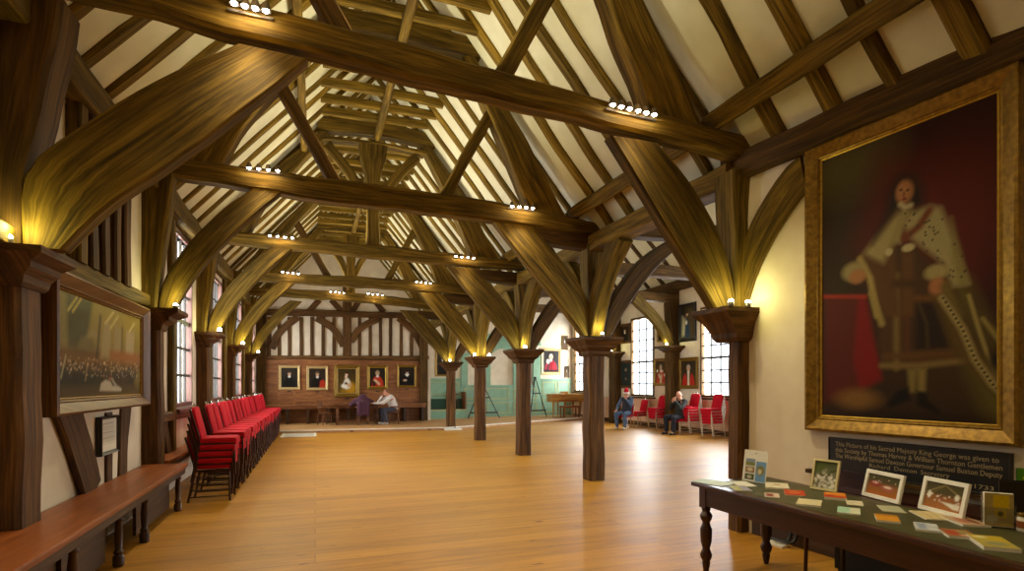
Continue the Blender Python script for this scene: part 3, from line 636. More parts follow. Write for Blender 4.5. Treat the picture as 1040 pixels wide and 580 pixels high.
# ---- principal rafters, struts, collars of the trusses
for i, y in enumerate(T):
    yc = y+.05
    for s, nm in ((-1, 'left'), (1, 'right')):
        if s > 0: inn = [(3.24, 4.30), (2.81, 5.27), (2.5, 5.9), (2.12, 6.6)]; outr = [(3.86, 4.30), (3.42, 5.05), (3.06, 5.65), (2.32, 6.62)]
        else: inn = [(-1.20, 4.40 if i else 4.6), (-.88, 5.12), (-.42, 5.72), (.28, 6.6)]; outr = [(-1.68, 4.40 if i else 4.6), (-1.16, 5.22), (-.70, 5.80), (.08, 6.62)]
        o = obj('principal_rafter', slab(bmesh.new(), [V((x, yc, z)) for x, z in inn], [V((x, yc, z)) for x, z in outr], (0, 1, 0), 0.26, amp=0.025), OAK)
        tag(o, f'broad oak principal rafter on the {nm}, rising from the {near[i]} tie beam', 'rafter', f'principal rafters on the {nm} roof slope')
    t = thing('collar_beam', f'thick oak collar beam high above the {near[i]} tie beam', 'beam', (1.2, yc, 6.6), 0, 'truss collars')
    CL = lambda pts: [V((x-1.2, 0, z-6.6)) for x, z in pts]
    obj('beam', slab(bmesh.new(), CL([(.05, 6.64), (1.2, 6.71), (2.42, 6.62)]), CL([(.05, 6.92), (1.2, 7.0), (2.42, 6.90)]), (0, 1, 0), 0.24, amp=0.02), OAK, t)
    obj('under_strip', slab(bmesh.new(), CL([(.1, 6.44), (1.2, 6.52), (2.35, 6.42)]), CL([(.1, 6.53), (1.2, 6.58), (2.35, 6.51)]), (0, 1, 0), 0.2, amp=0.01), OAK, t)
    if i in (0, 1, 3):
        for s, pts in (('left', [(.32, 4.4), (-.08, 5.1), (-.48, 5.78)]), ('right', [(1.84, 4.4), (2.2, 5.12), (2.6, 5.85)])):
            if i == 0: pts = [(x-(.22 if s == 'right' else 0.0), z) for x, z in pts]
            o = obj('queen_strut', beam(bmesh.new(), [V((x, y+.2, z)) for x, z in pts], 0.17, 0.16, (0, 1, 0)), OAKD if s == 'left' else OAK)
            tag(o, f'slanting oak strut on the {s}, standing on the {near[i]} tie beam', 'strut', 'slanting struts on the tie beams')
    else:
        t = thing('crown_post', f'upright oak crown post standing on the {near[i]} tie beam', 'post', (1.12, y+.18, 4.42), 0, 'crown posts')
        obj('shaft', slab(bmesh.new(), [V((-.13, -.12, 0)), V((-.12, -.12, 1.4)), V((-.26, -.12, 1.75)), V((-.28, -.12, 2.12))], [V((.13, -.12, 0)), V((.12, -.12, 1.4)), V((.26, -.12, 1.75)), V((.28, -.12, 2.12))], (0, 1, 0), 0.24, amp=0.015), OAK, t)
        for s in (-1, 1):
            obj('brace', beam(bmesh.new(), [V((s*.1, 0, .75)), V((s*.35, 0, 1.35)), V((s*.9, 0, 1.98))], 0.2, 0.14, (0, 1, 0)), OAK, t)

# ---- common rafters and collars
RY = [0.95+0.565*k for k in range(39) if 0.95+0.565*k < 22.45]
def bayname(y):
    k = sum(1 for t_ in T if t_ < y)
    return ('before the nearest tie beam' if k == 0 else f'beyond the {near[k-1]} tie beam'), k
cnt = {}
lastk = None
for y in RY:
    ph, k = bayname(y)
    if k != lastk: idx = 0; lastk = k
    od = ORD[idx]; idx += 1
    if min(abs(y-(t_+.17)) for t_ in T) < 0.12: y += 0.17
    for s in ('left', 'right'):
        if s == 'left' and y < 3.6: continue
        yj = y+random.uniform(-.04, .04)
        if s == 'left': p, q = V((XLF, yj, zl(XLF)+.03)), V((XC, yj+random.uniform(-.05, .05), ZC))
        else: p, q = V((XRF+(.42 if y < 4.9 else .08), yj, zr(XRF+(.42 if y < 4.9 else .08)))), V((XC, yj+random.uniform(-.05, .05), ZC))
        tg = (q-p).normalized(); n = V((-tg.z, 0, tg.x)); n = n if n.z > 0 else -n
        bm = beam(bmesh.new(), [p+n*.055, q+n*.055], random.uniform(.12, .19), 0.12, n, wob=0.05 if s == 'right' else 0.03, amp=0.012, ch=0.03, step=0.25)
        o = obj('common_rafter', bm, OAKR)
        tag(o, f'{od} thin oak rafter {ph}, {s} roof slope', 'rafter', f'common rafters of the {s} roof slope')
    if min(abs(y-(t_+.17)) for t_ in T) > 0.3 and y > 4.9:
        zc = 6.80+random.uniform(-.05, .05); x0 = XC-(ZC-zc)/((ZC-ZL)/(XC-XLF)); x1 = XC+(ZC-zc)/((ZC-ZR_)/(XRF-XC))
        o = obj('collar_beam', beam(bmesh.new(), [V((x0-.05, y+.05, zc)), V((XC, y+.05, zc+.01)), V((x1+.05, y+.05, zc+random.uniform(-.04, .04)))], 0.15, 0.12, (0, 1, 0), step=0.3), OAKR)
        tag(o, f'{od} thin oak collar {ph}, under the ridge', 'beam', 'common collars under the ridge')
for k in range(24):
    y = 3.2+0.9*k
    if y > 24.1: break
    for s, (xf, zf) in (('left', (4.55, 4.27)), ('right', (11.85, 4.95))):
        p, q = V((xf, y, zf)), V((AXC, y, AZC)); tg = (q-p).normalized(); n = V((-tg.z, 0, tg.x)); n = n if n.z > 0 else -n
        o = obj('common_rafter', beam(bmesh.new(), [p+n*.05, q+n*.05], 0.16, 0.12, n, wob=0.03, step=0.3), OAKD)
        tag(o, f'{ORD[k] if k < 20 else ["twenty-first","twenty-second","twenty-third","twenty-fourth"][k-20]} dark rafter from the camera over the side aisle, {s} slope', 'rafter', f'rafters over the side aisle, {s} slope')

# ---- framing of the nave end wall
def wy(x, y, off=0.0): p = onY(x, y, YB-off); return (p.x, p.z)
def stud_(a, b, w, name='stud', th=0.08, curve=None):
    (x0, z0), (x1, z1) = wy(*a), wy(*b); pts = [V((x0, YB-th/2, z0))]
    if curve: c_ = wy(*curve); pts.append(V((c_[0], YB-th/2, c_[1])))
    pts.append(V((x1, YB-th/2, z1)))
    obj(name, beam(bmesh.new(), pts, w, th, (0, 1, 0)), OAKP, wb)
E1 = lambda x, y: (230+x/4.143, 300+y/4.143)
for x in (180, 222, 265, 315, 360, 407, 453, 560, 605, 648, 690, 735, 778): stud_(E1(x, 262), E1(x, 92), 0.13, th=0.05)
stud_(E1(507, 262), E1(507, -60), 0.32, 'king_post', 0.10)
stud_(E1(130, 70), E1(840, 88), 0.24, 'rail', 0.12)
stud_(E1(120, 262), E1(850, 262), 0.14, 'rail', 0.12)
stud_(E1(492, 215), E1(378, 95), 0.26, 'brace', 0.09, E1(455, 140)); stud_(E1(522, 195), E1(640, 98), 0.26, 'brace', 0.09, E1(560, 135))
stud_(E1(825, 225), E1(722, 95), 0.26, 'brace', 0.09, E1(790, 150)); stud_(E1(190, 225), E1(300, 92), 0.26, 'brace', 0.09, E1(222, 150))
stud_(E1(440, 20), E1(482, 66), 0.22, 'strut'); stud_(E1(560, 20), E1(530, 66), 0.22, 'strut'); stud_(E1(620, 20), E1(662, 72), 0.22, 'strut'); stud_(E1(390, 20), E1(345, 70), 0.22, 'strut')
obj('corner_post', slab(bmesh.new(), [V((4.05, YB-.2, 0.1)), V((4.0, YB-.2, 4.2))], [V((4.35, YB-.2, 0.1)), V((4.36, YB-.2, 4.2))], (0, 1, 0), 0.2), OAKD, wb)
obj('corner_post', slab(bmesh.new(), [V((-2.06, YB-.2, 0.1)), V((-2.06, YB-.2, 4.2))], [V((-1.75, YB-.2, 0.1)), V((-1.72, YB-.2, 4.2))], (0, 1, 0), 0.2), OAKD, wb)
# oak panelling with stiles below the rail
bm = bmesh.new(); box(bm, -1.9, 4.3, YB-.035, YB-.002, 0.1, 2.58); uvbox(bm)
pn = obj('panelling', bm, PANEL, wb)
bm = bmesh.new()
for k in range(12): x = -1.85+k*(6.1/11); box(bm, x-.035, x+.035, YB-.055, YB-.03, 0.1, 2.55)
for z in (0.14, 0.95, 1.72, 2.5): box(bm, -1.9, 4.3, YB-.052, YB-.03, z-.035, z+.035)
obj('stiles', uvbox(bm), PANEL, wb)
bm = bmesh.new(); box(bm, -1.9, 4.3, YB-.09, YB-.0, 2.54, 2.62, 0.01); obj('cornice', uvbox(bm), OAKD, wb)

# ============================================================ LIGHTING
def point(loc, e, col, r=0.05):
    l = bpy.data.lights.new('lamp_or_fill', 'POINT'); l.energy = e; l.color = col; l.shadow_soft_size = r
    o = bpy.data.objects.new('lamp_or_fill', l); COL.objects.link(o); o.location = loc; return o
WARM = (1.0, 0.84, 0.50); UPC = (1.0, 0.97, 0.33)
E_TIE, E_UP, E_FILL, E_WIN = 160.0, 5.0, 47.0, 420.0
TOPZ = [4.66, 4.50, 4.49, 4.46, 4.66]
def spot(loc, e, col, d, ang, bl, r):
    l = bpy.data.lights.new('lamp_or_fill', 'SPOT'); l.energy = e; l.color = col; l.shadow_soft_size = r; l.spot_size = math.radians(ang); l.spot_blend = bl
    o = bpy.data.objects.new('lamp_or_fill', l); COL.objects.link(o); o.location = loc; o.rotation_euler = V(d).to_track_quat('-Z', 'Y').to_euler(); return o
def fill_strip(loc, sx, sy, e, col, rot):  # area light for added fill, no visible fixture
    l = bpy.data.lights.new('lamp_or_fill', 'AREA'); l.shape = 'RECTANGLE'; l.size = sx; l.size_y = sy; l.energy = e; l.color = col
    o = bpy.data.objects.new('lamp_or_fill', l); COL.objects.link(o); o.location = loc; o.rotation_euler = (PI, 0, 0) if rot[2] == PI else rot; return o
def sky_at(X, w_, e, s):
    l = bpy.data.lights.new('daylight', 'AREA'); l.shape = 'RECTANGLE'; l.size = w_[3]-w_[2]+.5; l.size_y = w_[1]-w_[0]+.6; l.energy = e; l.color = (0.90, 0.95, 1.0)
    o = bpy.data.objects.new('daylight', l); COL.objects.link(o); o.location = (X, (w_[0]+w_[1])/2, (w_[2]+w_[3])/2+.0); o.rotation_euler = (0, -s*PI/2, 0); return o
clusters = [(238, 270, 3, 0, 4, 'left'), (622, 664, 106, 0, 6, 'right'), (253, 282, 170, 1, 4, 'left'), (520, 541, 209, 1, 4, 'right'), (274, 297, 239, 2, 4, 'left'), (463, 481, 260, 2, 4, 'right'), (287, 303, 276, 3, 4, 'left'), (423, 437, 286, 3, 4, 'right'), (336, 349, 296, 4, 4, 'left'), (374, 388, 298, 4, 4, 'right')]
for xa, xb, yp, i, n, side in clusters:
    p = onY(xa, yp, T[i]-.06); q = onY(xb, yp+(xb-xa)*(0.24 if i == 0 else 0.1), T[i]-.06)
    t = thing('spotlight_bar', f'row of small lamps on the {side} half of the {near[i]} tie beam', 'lamp', ((p.x+q.x)/2, T[i]-.06, (p.z+q.z)/2), 0, 'rows of lamps on the tie beams')
    o3 = V(t.location)
    bm = bmesh.new(); tube(bm, [p-o3+V((-.05, .05, -.03)), q-o3+V((.05, .05, -.03))], 0.014); obj('bar', bm, LAMPM, t)
    for k in range(n):
        c = p.lerp(q, k/(n-1))-o3
        bm = bmesh.new(); lathe(bm, [(0.012, 0.05), (0.022, 0.045), (0.036, 0.005), (0.04, -0.02), (0.034, -0.02), (0.02, 0.0)], c+V((0, -.0, .012)), 12)
        h = obj('lamp_head', bm, LAMPM, t, smooth=True)
        bm = bmesh.new(); ball(bm, c+V((0, -.012, -.008)), 0.024, 0.024, 0.02, 10); obj('bulb', bm, BULB, h)
    ctr = (p+q)/2
    spot(ctr+V((0, -.05, -.03)), E_TIE, (1, .84, .55), V((0, -.45, -1)), 110, 1.0, 0.05)
    point(ctr+V((0, -.13, -.06)), E_TIE*0.02, (1, .62, .2), 0.04)
for i in range(5):      # unseen fill lights added on top of the tie beams to brighten the roof
    for xm, ln in (((.95, .8),) if i in (0, 1, 3) else ((.35, .9), (1.9, .9))):
        fill_strip((xm, T[i]+.12, zs(xm, TB[i][1])+.03), ln, .1, E_FILL/(1 if i in (0, 1, 3) else 2), (1, .92, .64), (0, 0, PI))
for x_ in (0.0, 2.4): spot((x_, 1.3, 4.5), E_TIE*.28, (1, .84, .55), V((0.2, .25, -1)), 120, 0.9, 0.06)  # unseen spots added above the camera to brighten portrait and table
fill_strip((1.2, 1.5, 4.6), 3.4, .1, E_FILL, (1, .90, .62), (0, 0, PI))  # unseen fill light added over the camera for the near roof
# daylight at the windows
for w_ in WL: sky_at(XL-.26, w_, E_WIN*0.6, 1)
for w_ in WR: sky_at(XR+.28, w_, E_WIN, -1)
ups = [(T[0], V((-1.97, 4.69, 2.58)), 'left', 0), (T[1], V((-1.66, 8.0, 2.58)), 'left', 1), (T[2], V((-1.66, 11.4, 2.58)), 'left', 2), (T[3], V((-1.66, 14.9, 2.58)), 'left', 3), (T[4], V((-1.66, 18.75, 2.58)), 'left', 4),
       (0, V((4.06, 4.62, 2.44)), 'arcade', 0), (0, V((4.28, 4.62, 2.44)), 'arcade', 0), (0, V((4.40, 7.95, 2.40)), 'arcade', 1), (0, V((4.36, 11.35, 2.40)), 'arcade', 2), (0, V((4.2, 14.86, 2.40)), 'arcade', 3), (0, V((4.62, 14.86, 2.40)), 'arcade', 3), (0, V((4.40, 18.7, 2.40)), 'arcade', 4),
       (0, V((11.2, 15.8, 2.93)), 'wall', 3), (0, V((11.25, 19.6, 2.93)), 'wall', 4)]
seen = {}
for _, c, side, i in ups:
    nm = {'left': f'the {near[i]} left wall post', 'arcade': f'the {near[i]} arcade post', 'wall': f'the {["nearest","second","third","fourth","farthest"][i]} right wall post'}[side]
    k = seen.get((side, i), 0); seen[(side, i)] = k+1
    pos_ = ' right side of' if k else (' left side of' if sum(1 for u in ups if u[2] == side and u[3] == i) > 1 else '')
    t = thing('uplight', f'tiny bright uplight on the capital,{pos_} {nm}'.replace('capital,  ', 'capital of ').replace('capital, the', 'capital of the').replace('capital, left', 'capital, left').replace(', the', ' of the'), 'lamp', tuple(c), 0, 'uplights on the capitals')
    bm = bmesh.new(); lathe(bm, [(0.03, -0.03), (0.034, 0.0), (0.028, 0.012)], (0, 0, 0), 12); obj('housing', bm, LAMPM, t, smooth=True)
    bm = bmesh.new(); ball(bm, (0, 0, 0.016), 0.028 if i < 2 else 0.04, seg=10); obj('bulb', bm, BULBG, t)
    point(c+V((-.05 if side != 'left' else .05, -.02, .09)), E_UP*(.4 if c.x > 4.2 and i == 0 and side == 'arcade' else 1), UPC, 0.03)
w = bpy.data.worlds.new('sky'); sc.world = w; w.use_nodes = True
bg = w.node_tree.nodes['Background']; bg.inputs[0].default_value = (0.86, 0.93, 1.0, 1); bg.inputs[1].default_value = 3.0

# ============================================================ STACKING CHAIRS
def rounded_back():
    bm = bmesh.new(); n = 14; pts = [(-.19, 0), (.19, 0)]
    for k in range(n+1):
        a = PI*k/n; pts.append((.185*math.copysign(abs(math.cos(a))**0.6, math.cos(a)), .33+.09*abs(math.sin(a))**0.7))
    def P(x, s, off): return V((x, .185+s*.235+off, .50+s))
    f = [bm.verts.new(P(x, s, -.015)) for x, s in pts]; b = [bm.verts.new(P(x, s, .015)) for x, s in pts]
    fc = [bm.verts.new(P(x*.86, .02+s*.93, -.026)) for x, s in pts]
    m = len(pts)
    for k in range(m):
        bm.faces.new((f[k], f[(k+1) % m], b[(k+1) % m], b[k])); bm.faces.new((fc[k], fc[(k+1) % m], f[(k+1) % m], f[k]))
    bm.faces.new(fc[::-1]); bm.faces.new(b)
    return bm
def make_chair(legm):
    t = thing('banquet_chair', '', 'chair')
    bm = bmesh.new(); box(bm, -.215, .215, -.25, .19, .425, .50, 0.03); box(bm, -.205, .205, -.258, -.215, .400, .485, 0.012); obj('seat', bm, RED, t, smooth=True)
    obj('backrest', rounded_back(), RED, t, smooth=True)
    bm = bmesh.new(); tube(bm, [(-.06, .285, .905), (-.055, .295, .945), (0, .298, .955), (.055, .295, .945), (.06, .285, .905)], .012, 6); obj('handle', bm, CHROME, t, smooth=True)
    for s in (-1, 1):
        bm = bmesh.new(); tube(bm, [(s*.195, -.225, .43), (s*.205, -.235, .2), (s*.21, -.24, 0)], .014, 6); obj('leg', bm, legm, t, smooth=True)
        bm = bmesh.new(); tube(bm, [(s*.195, .305, .88), (s*.20, .20, .52), (s*.205, .19, .42), (s*.21, .23, .2), (s*.215, .27, 0)], .014, 6); obj('leg', bm, legm, t, smooth=True)
        bm = bmesh.new(); tube(bm, [(s*.207, -.236, .07), (s*.213, .255, .07)], .009, 6); obj('stretcher', bm, legm, t)
    bm = bmesh.new(); box(bm, -.205, .205, -.235, .2, .405, .424); obj('seat_frame', bm, legm, t)
    return t
NUMW = ['bottom', 'second from bottom', 'middle', 'second from top', 'top']
proto = make_chair(FRAME); used = [False]
def put(src, flag, x, y, z, rz, lab, grp):
    if not flag[0]:
        flag[0] = True; src.location = (x, y, z); src.rotation_euler = (0, 0, rz); src['label'] = lab; src['group'] = grp; return src
    return dup(src, (x, y, z), rz, lab, grp)
NS = 18
for s in range(NS):
    for k in range(5):
        yy = 8.64+s*.56+(.36 if s else 0)
        put(proto, used, -1.335+k*.015+random.uniform(-.012, .012), yy+random.uniform(-.01, .01), k*.092, PI/2+random.uniform(-.02, .02), f'red banquet chair, {NUMW[k]} of the {ORD[s]} stack along the left wall', 'red chairs stacked along the left wall')
proto2 = make_chair(CHROME); used2 = [False]
STK = [(603, 10.9, 5, 'partly behind the second arcade post'), (649, 11.3, 2, 'just right of the man in the red hat'), (668, 11.25, 4, 'left of the fourth right wall post'), (701, 11.25, 5, 'right of the man in dark jacket'), (724, 11.25, 5, 'farthest right under the window')]
for px_, X, n, lab in STK:
    y = onX(px_, 430, X).y
    for k in range(n):
        nm = {2: ['lower', 'upper'], 4: ['bottom', 'second lowest', 'second highest', 'top'], 5: ['bottom', 'second lowest', 'middle', 'second highest', 'top']}[n][k]
        put(proto2, used2, X+.02-k*.015, y, k*.092, -PI/2+.12, f'{nm} red chair in the stack {lab}', 'red chairs stacked under the right windows')

# ============================================================ BENCHES
def turned(bm, c, z0, z1, r=0.035):
    h = z1-z0
    lathe(bm, [(r*.9, z0), (r*1.25, z0+h*.02), (r*1.25, z0+h*.18), (r*.8, z0+h*.22), (r*1.15, z0+h*.26), (r*.75, z0+h*.31), (r*.95, z0+h*.6), (r*.7, z0+h*.8), (r*1.1, z0+h*.85), (r*.8, z0+h*.89), (r*1.15, z0+h*.93), (r*1.15, z1)], c, 14)
def wall_bench(y0, y1, legs, label, x0=-2.04, x1=-1.54, zt=.585, panels=()):
    t = thing('long_bench', label, 'bench', ((x0+x1)/2, (y0+y1)/2, 0), 0)
    ox, oy = (x0+x1)/2, (y0+y1)/2
    obj('seat', bmbox(x0-ox, x1-ox, y0-oy, y1-oy, zt-.05, zt, .016), BENCHTOP, t)
    bm = bmesh.new(); box(bm, x1-.055-ox, x1-.03-ox, y0+.02-oy, y1-.02-oy, zt-.13, zt-.05); box(bm, x1-.055-ox, x1-.018-ox, y0+.01-oy, y1-.01-oy, zt-.075, zt-.05, .006); obj('apron', uvbox(bm), BENCHD, t)
    for y in legs:
        bm = bmesh.new(); turned(bm, (x1-.085-ox, y-oy, 0), 0, zt-.10, .036); obj('leg', bm, BENCHD, t, smooth=True)
        obj('back_leg', bmbox(x0+.02-ox, x0+.09-ox, y-.035-oy, y+.035-oy, 0, zt-.05), BENCHD, t)
    for a, b in panels: obj('panel', bmbox(x1-.20-ox, x1-.17-ox, a-oy, b-oy, .06, zt-.06), BENCHD, t)
    return t
wall_bench(1.2, 8.1, [7.95, 6.5, 5.72, 4.75, 3.3, 1.6], 'long wall bench at the front left with reddish brown seat and turned legs', panels=((6.55, 7.9), (4.8, 5.68), (3.35, 4.7), (1.65, 3.25)))
wall_bench(8.3, 20.8, [8.5, 11.5, 14.5, 17.5, 20.5], 'long bench against the left wall behind the red chair stacks', x0=-2.04, x1=-1.80, zt=.60)
# bench along the end wall
t = thing('long_bench', 'plain oak bench running along the panelled end wall under the portraits', 'bench', (1.2, 22.3, .1))
obj('seat', bmbox(-3.0, 3.05, -.2, .22, .66, .72, .01), PANEL, t)
obj('apron', bmbox(-2.95, 3.0, -.17, -.14, .56, .66), PANEL, t)
for k in range(9): obj('leg', bmbox(-2.9+k*.725-.05, -2.9+k*.725+.05, -.15, .18, 0, .66), BENCHD, t)
# rail-bench on the right wall under the windows
bm = bmesh.new(); box(bm, 11.79, 11.80, 0, 24.2, 0.1, 1.05); obj('dado', bm, PINK, wr)
obj('dado_rail', bmbox(11.76, 11.80, 0, 24.2, .0, .16), OAKD, wr)

# ============================================================ TABLE WITH THE BOOKS
TX0, TX1, TY0, TY1, TZ = 3.05, 3.87, 0.55, 3.96, 0.76
t = thing('display_table', 'long dark mahogany table with green leather top and turned legs', 'table', ((TX0+TX1)/2, (TY0+TY1)/2, 0))
ox, oy = t.location.x, t.location.y
bm = bmesh.new(); box(bm, TX0-ox, TX1-ox, TY0-oy, TY1-oy, TZ-.035, TZ, .012); obj('tabletop', uvbox(bm), MAHOG, t)
obj('leather_inset', bmbox(TX0+.07-ox, TX1-.07-ox, TY0+.07-oy, TY1-.07-oy, TZ-.004, TZ+.0012), LEATHER, t)
ax0, ax1, ay0, ay1 = TX0+.05-ox, TX1-.05-ox, TY0+.06-oy, TY1-.06-oy
bm = bmesh.new(); box(bm, ax0, ax0+.025, ay0, ay1, TZ-.19, TZ-.035); box(bm, ax1-.025, ax1, ay0, ay1, TZ-.19, TZ-.035); box(bm, ax0, ax1, ay1-.025, ay1, TZ-.19, TZ-.035); box(bm, ax0, ax1, ay0, ay0+.025, TZ-.19, TZ-.035); obj('apron', uvbox(bm), MAHOG, t)
for x in (ax0+.035, ax1-.035):
    for y in (ay1-.035, ay0+.035):
        bm = bmesh.new(); box(bm, x-.04, x+.04, y-.04, y+.04, TZ-.21, TZ-.035)
        lathe(bm, [(.028, TZ-.21), (.04, TZ-.225), (.03, TZ-.24), (.052, TZ-.275), (.045, TZ-.31), (.03, TZ-.335), (.036, TZ-.36), (.05, TZ-.39), (.046, TZ-.5), (.03, TZ-.56), (.036, TZ-.575), (.05, TZ-.61), (.044, TZ-.64), (.03, TZ-.665), (.034, TZ-.68), (.026, .03), (.02, 0)], (x, y, 0), 18); obj('leg', bm, MAHOG, t, smooth=True)
# things on it
def flat_item(name, label, cat, px_, wl_, rz, th, layers, base, mat=None, cover=True, group='books and leaflets on the table', pages=True, stack=1):
    """book or leaflet lying on the table: width across x length along"""
    c = onZ(px_[0], px_[1], TZ+th); W_, L_ = wl_
    t = thing(name, label, cat, (c.x, c.y, TZ+.0012), rz, group)
    bm = bmesh.new(); box(bm, -W_/2, W_/2, -L_/2, L_/2, 0, th*.999); obj('pages' if pages else 'sheet', bm, PAPER, t)
    if cover:
        o = art_mesh('cover', W_, L_, layers, base, 26, 34, PRINT, t, (0, -L_/2, th+.0006), grain=.03)
        o.rotation_euler = (-PI/2, 0, 0)
        o.rotation_euler = (PI/2*-1, 0, 0)
    return t
LT = lambda *ls: list(ls)
flat_item('leaflet', 'pale blue-white sheet for a reflection at the far left corner of the table', 'leaflet', (724, 490), (.21, .30), .3, .003, LT(('p', [(0, .6), (1, .6), (1, 1), (0, 1)], '#b9c9c4', .03), ('l', [(.1, .4), (.9, .4)], .01, '#6a7a78', .01)), '#c2cfc8')  # pale sheet added in place of a reflection on the tabletop
flat_item('leaflet', 'white leaflet just in front of the standing calendar card', 'leaflet', (754, 491.5), (.15, .24), -.35, .003, LT(('l', [(.15, .8), (.85, .8)], .015, '#9a9a9a', .01)), '#d8d6cc')
flat_item('leaflet', 'lilac and green leaflet below the standing calendar card', 'leaflet', (752, 496), (.13, .21), -.5, .003, LT(('p', [(0, 0), (.5, 0), (.5, 1), (0, 1)], '#a8a878', .05)), '#9a96ac')
flat_item('book', 'open white paperback with small brown emblem, right of the calendar card', 'book', (789, 493), (.17, .25), -.75, .014, LT(('e', .5, .6, .16, .08, '#8a5a3a', .3), ('l', [(.2, .3), (.8, .3)], .012, '#a09078', .01)), '#d8cfb4')
flat_item('booklet', 'flat orange-red booklet in the middle of the leaflets', 'booklet', (807, 500.5), (.14, .23), -.75, .006, LT(('e', .5, .5, .3, .2, '#d06a3a', .4), ('l', [(.2, .85), (.8, .85)], .02, '#e0b080', .01)), '#b8401c')
flat_item('postcard', 'small red and white card near the front table edge', 'card', (784, 503), (.10, .17), -.75, .003, LT(('p', [(.1, .2), (.6, .2), (.6, .8), (.1, .8)], '#8a3a2a', .05)), '#cbb8a8')
flat_item('booklet', 'plain cream booklet near the front table edge', 'booklet', (822, 510), (.15, .21), -.9, .012, LT(), '#d4c8a0')
flat_item('book', 'orange and red book beside the cream framed photograph', 'book', (848, 503), (.14, .21), -.85, .018, LT(('p', [(0, .5), (1, .35), (1, 1), (0, 1)], '#d88a30', .1), ('e', .3, .3, .2, .12, '#a82a18', .3)), '#c2481c')
flat_item('postcard', 'cream card lying right of the orange and red book', 'card', (868, 511), (.10, .17), -.85, .003, LT(('l', [(.2, .5), (.8, .5)], .03, '#b89878', .02)), '#d6cdb0')
flat_item('booklet', 'mint green booklet near the front table edge', 'booklet', (862, 518.5), (.13, .20), -.9, .008, LT(('p', [(.55, 0), (1, 0), (1, 1), (.55, 1)], '#d2d2b8', .04)), '#a3c9b0')
flat_item('leaflet', 'thin whitish leaflet in front of the middle white framed photograph', 'leaflet', (905, 517), (.13, .20), -.75, .003, LT(('e', .5, .5, .3, .2, '#a8ae90', .4)), '#b9b898')
flat_item('booklet', 'plain orange-yellow booklet near the front table edge', 'booklet', (901, 526), (.12, .19), -.85, .012, LT(('p', [(0, .7), (1, .7), (1, 1), (0, 1)], '#b87a20', .05)), '#cf8f2c')
flat_item('leaflet', 'fanned cream leaflets at the foot of the right white frame', 'leaflet', (946, 523.5), (.16, .24), -.6, .006, LT(('l', [(.3, 0), (.4, 1)], .01, '#a08a60', .01), ('l', [(.6, 0), (.7, 1)], .01, '#a08a60', .01)), '#cdbb8a')
flat_item('leaflet', 'white and blue pile of leaflets near the front table edge', 'leaflet', (941, 535), (.11, .19), -.9, .012, LT(('p', [(.1, .1), (.5, .1), (.5, .9), (.1, .9)], '#8a96ac', .05), ('l', [(.6, .5), (.95, .5)], .02, '#7a86a0', .02)), '#c0c4c8')
flat_item('book', 'brown and pink flat book at the foot of the right white frame', 'book', (980, 529), (.15, .22), -.5, .012, LT(('e', .4, .5, .2, .3, '#a86a50', .3), ('e', .7, .4, .12, .3, '#6a3a28', .3)), '#b89878')
flat_item('book', 'red and green patterned book near the front table edge', 'book', (973, 541.5), (.14, .17), -.7, .014, LT(('e', .3, .5, .2, .3, '#a8402a', .3), ('e', .7, .6, .15, .2, '#8a8a50', .3), ('e', .6, .2, .15, .1, '#d0a888', .3)), '#9a6a44')
flat_item('book', 'yellow and green thick book nearest to the camera on the table', 'book', (1008, 550), (.15, .25), -.75, .02, LT(('p', [(0, .6), (1, .5), (1, 1), (0, 1)], '#b8a030', .1), ('e', .5, .3, .3, .15, '#8a8a60', .3), ('e', .3, .8, .2, .1, '#d0c890', .3)), '#a8984a')

def stand_pic(name, label, pa, pb, hh, fw, layers, fm, base, cat, group, tilt=.24, depth=.018, nx=46, ny=40):
    A = onZ(pa[0], pa[1], TZ); B = onZ(pb[0], pb[1], TZ); w_ = (B-A).length; m = (A+B)/2; d = (B-A).normalized()
    t = thing(name, label, cat, (m.x, m.y, TZ+.002), math.atan2(d.y, d.x), group)
    t.rotation_euler = (-tilt, 0, math.atan2(d.y, d.x))
    w, h = w_-2*fw, hh-2*fw
    if fw > .004: obj('frame', frame_bm(w, h, [(0, -depth*.6), (fw*.1, -depth), (fw*.9, -depth), (fw, -depth*.7), (fw, 0), (0, 0)], fw), fm, t)
    else: obj('card', bmbox(-w_/2, w_/2, -.004, 0, 0, hh), fm, t)
    art_mesh('photograph' if fw > .004 else 'print', w+.003, h+.003, layers, base, nx, ny, PRINT, t, (0, -depth*.5 if fw > .004 else -.0045, fw-.001), grain=.06)
    bm = bmesh.new(); box(bm, -.02, .02, 0, .004, 0, hh*.8, M=Matrix.Translation((0, .001, hh*.02)) @ Matrix.Rotation(-.42, 4, 'X')); obj('easel_back', bm, FRAMEB, t)
    return t
GRP = 'framed photographs standing on the table'
hall = [('p', [(0, .55), (1, .55), (1, 1), (0, 1)], '#4a4220', .08), ('l', [(0, .55), (.5, .95)], .02, '#8a7a44', .02), ('l', [(1, .55), (.5, .95)], .02, '#8a7a44', .02), ('l', [(.2, .6), (.55, .95)], .015, '#6a5a2c', .02)]
stand_pic('framed_photograph', 'cream framed photograph with white chairs on a lawn', (823.5, 496.5), (850.5, 501), .245, .018, [('g', '#8f8f78', '#3c4420', 1), ('s', .05, .95, .05, .45, 60, .05, ['#d8d4c8', '#c0bca8', '#6a6448', '#e2ded0'], .4), ('s', .3, .9, .5, .7, 14, .05, ['#b8b09a', '#4a5028'], .4), ('e', .25, .75, .3, .15, '#55602c', .6)], CREAM, '#4a5028', 'photo frame', GRP, nx=30, ny=40)
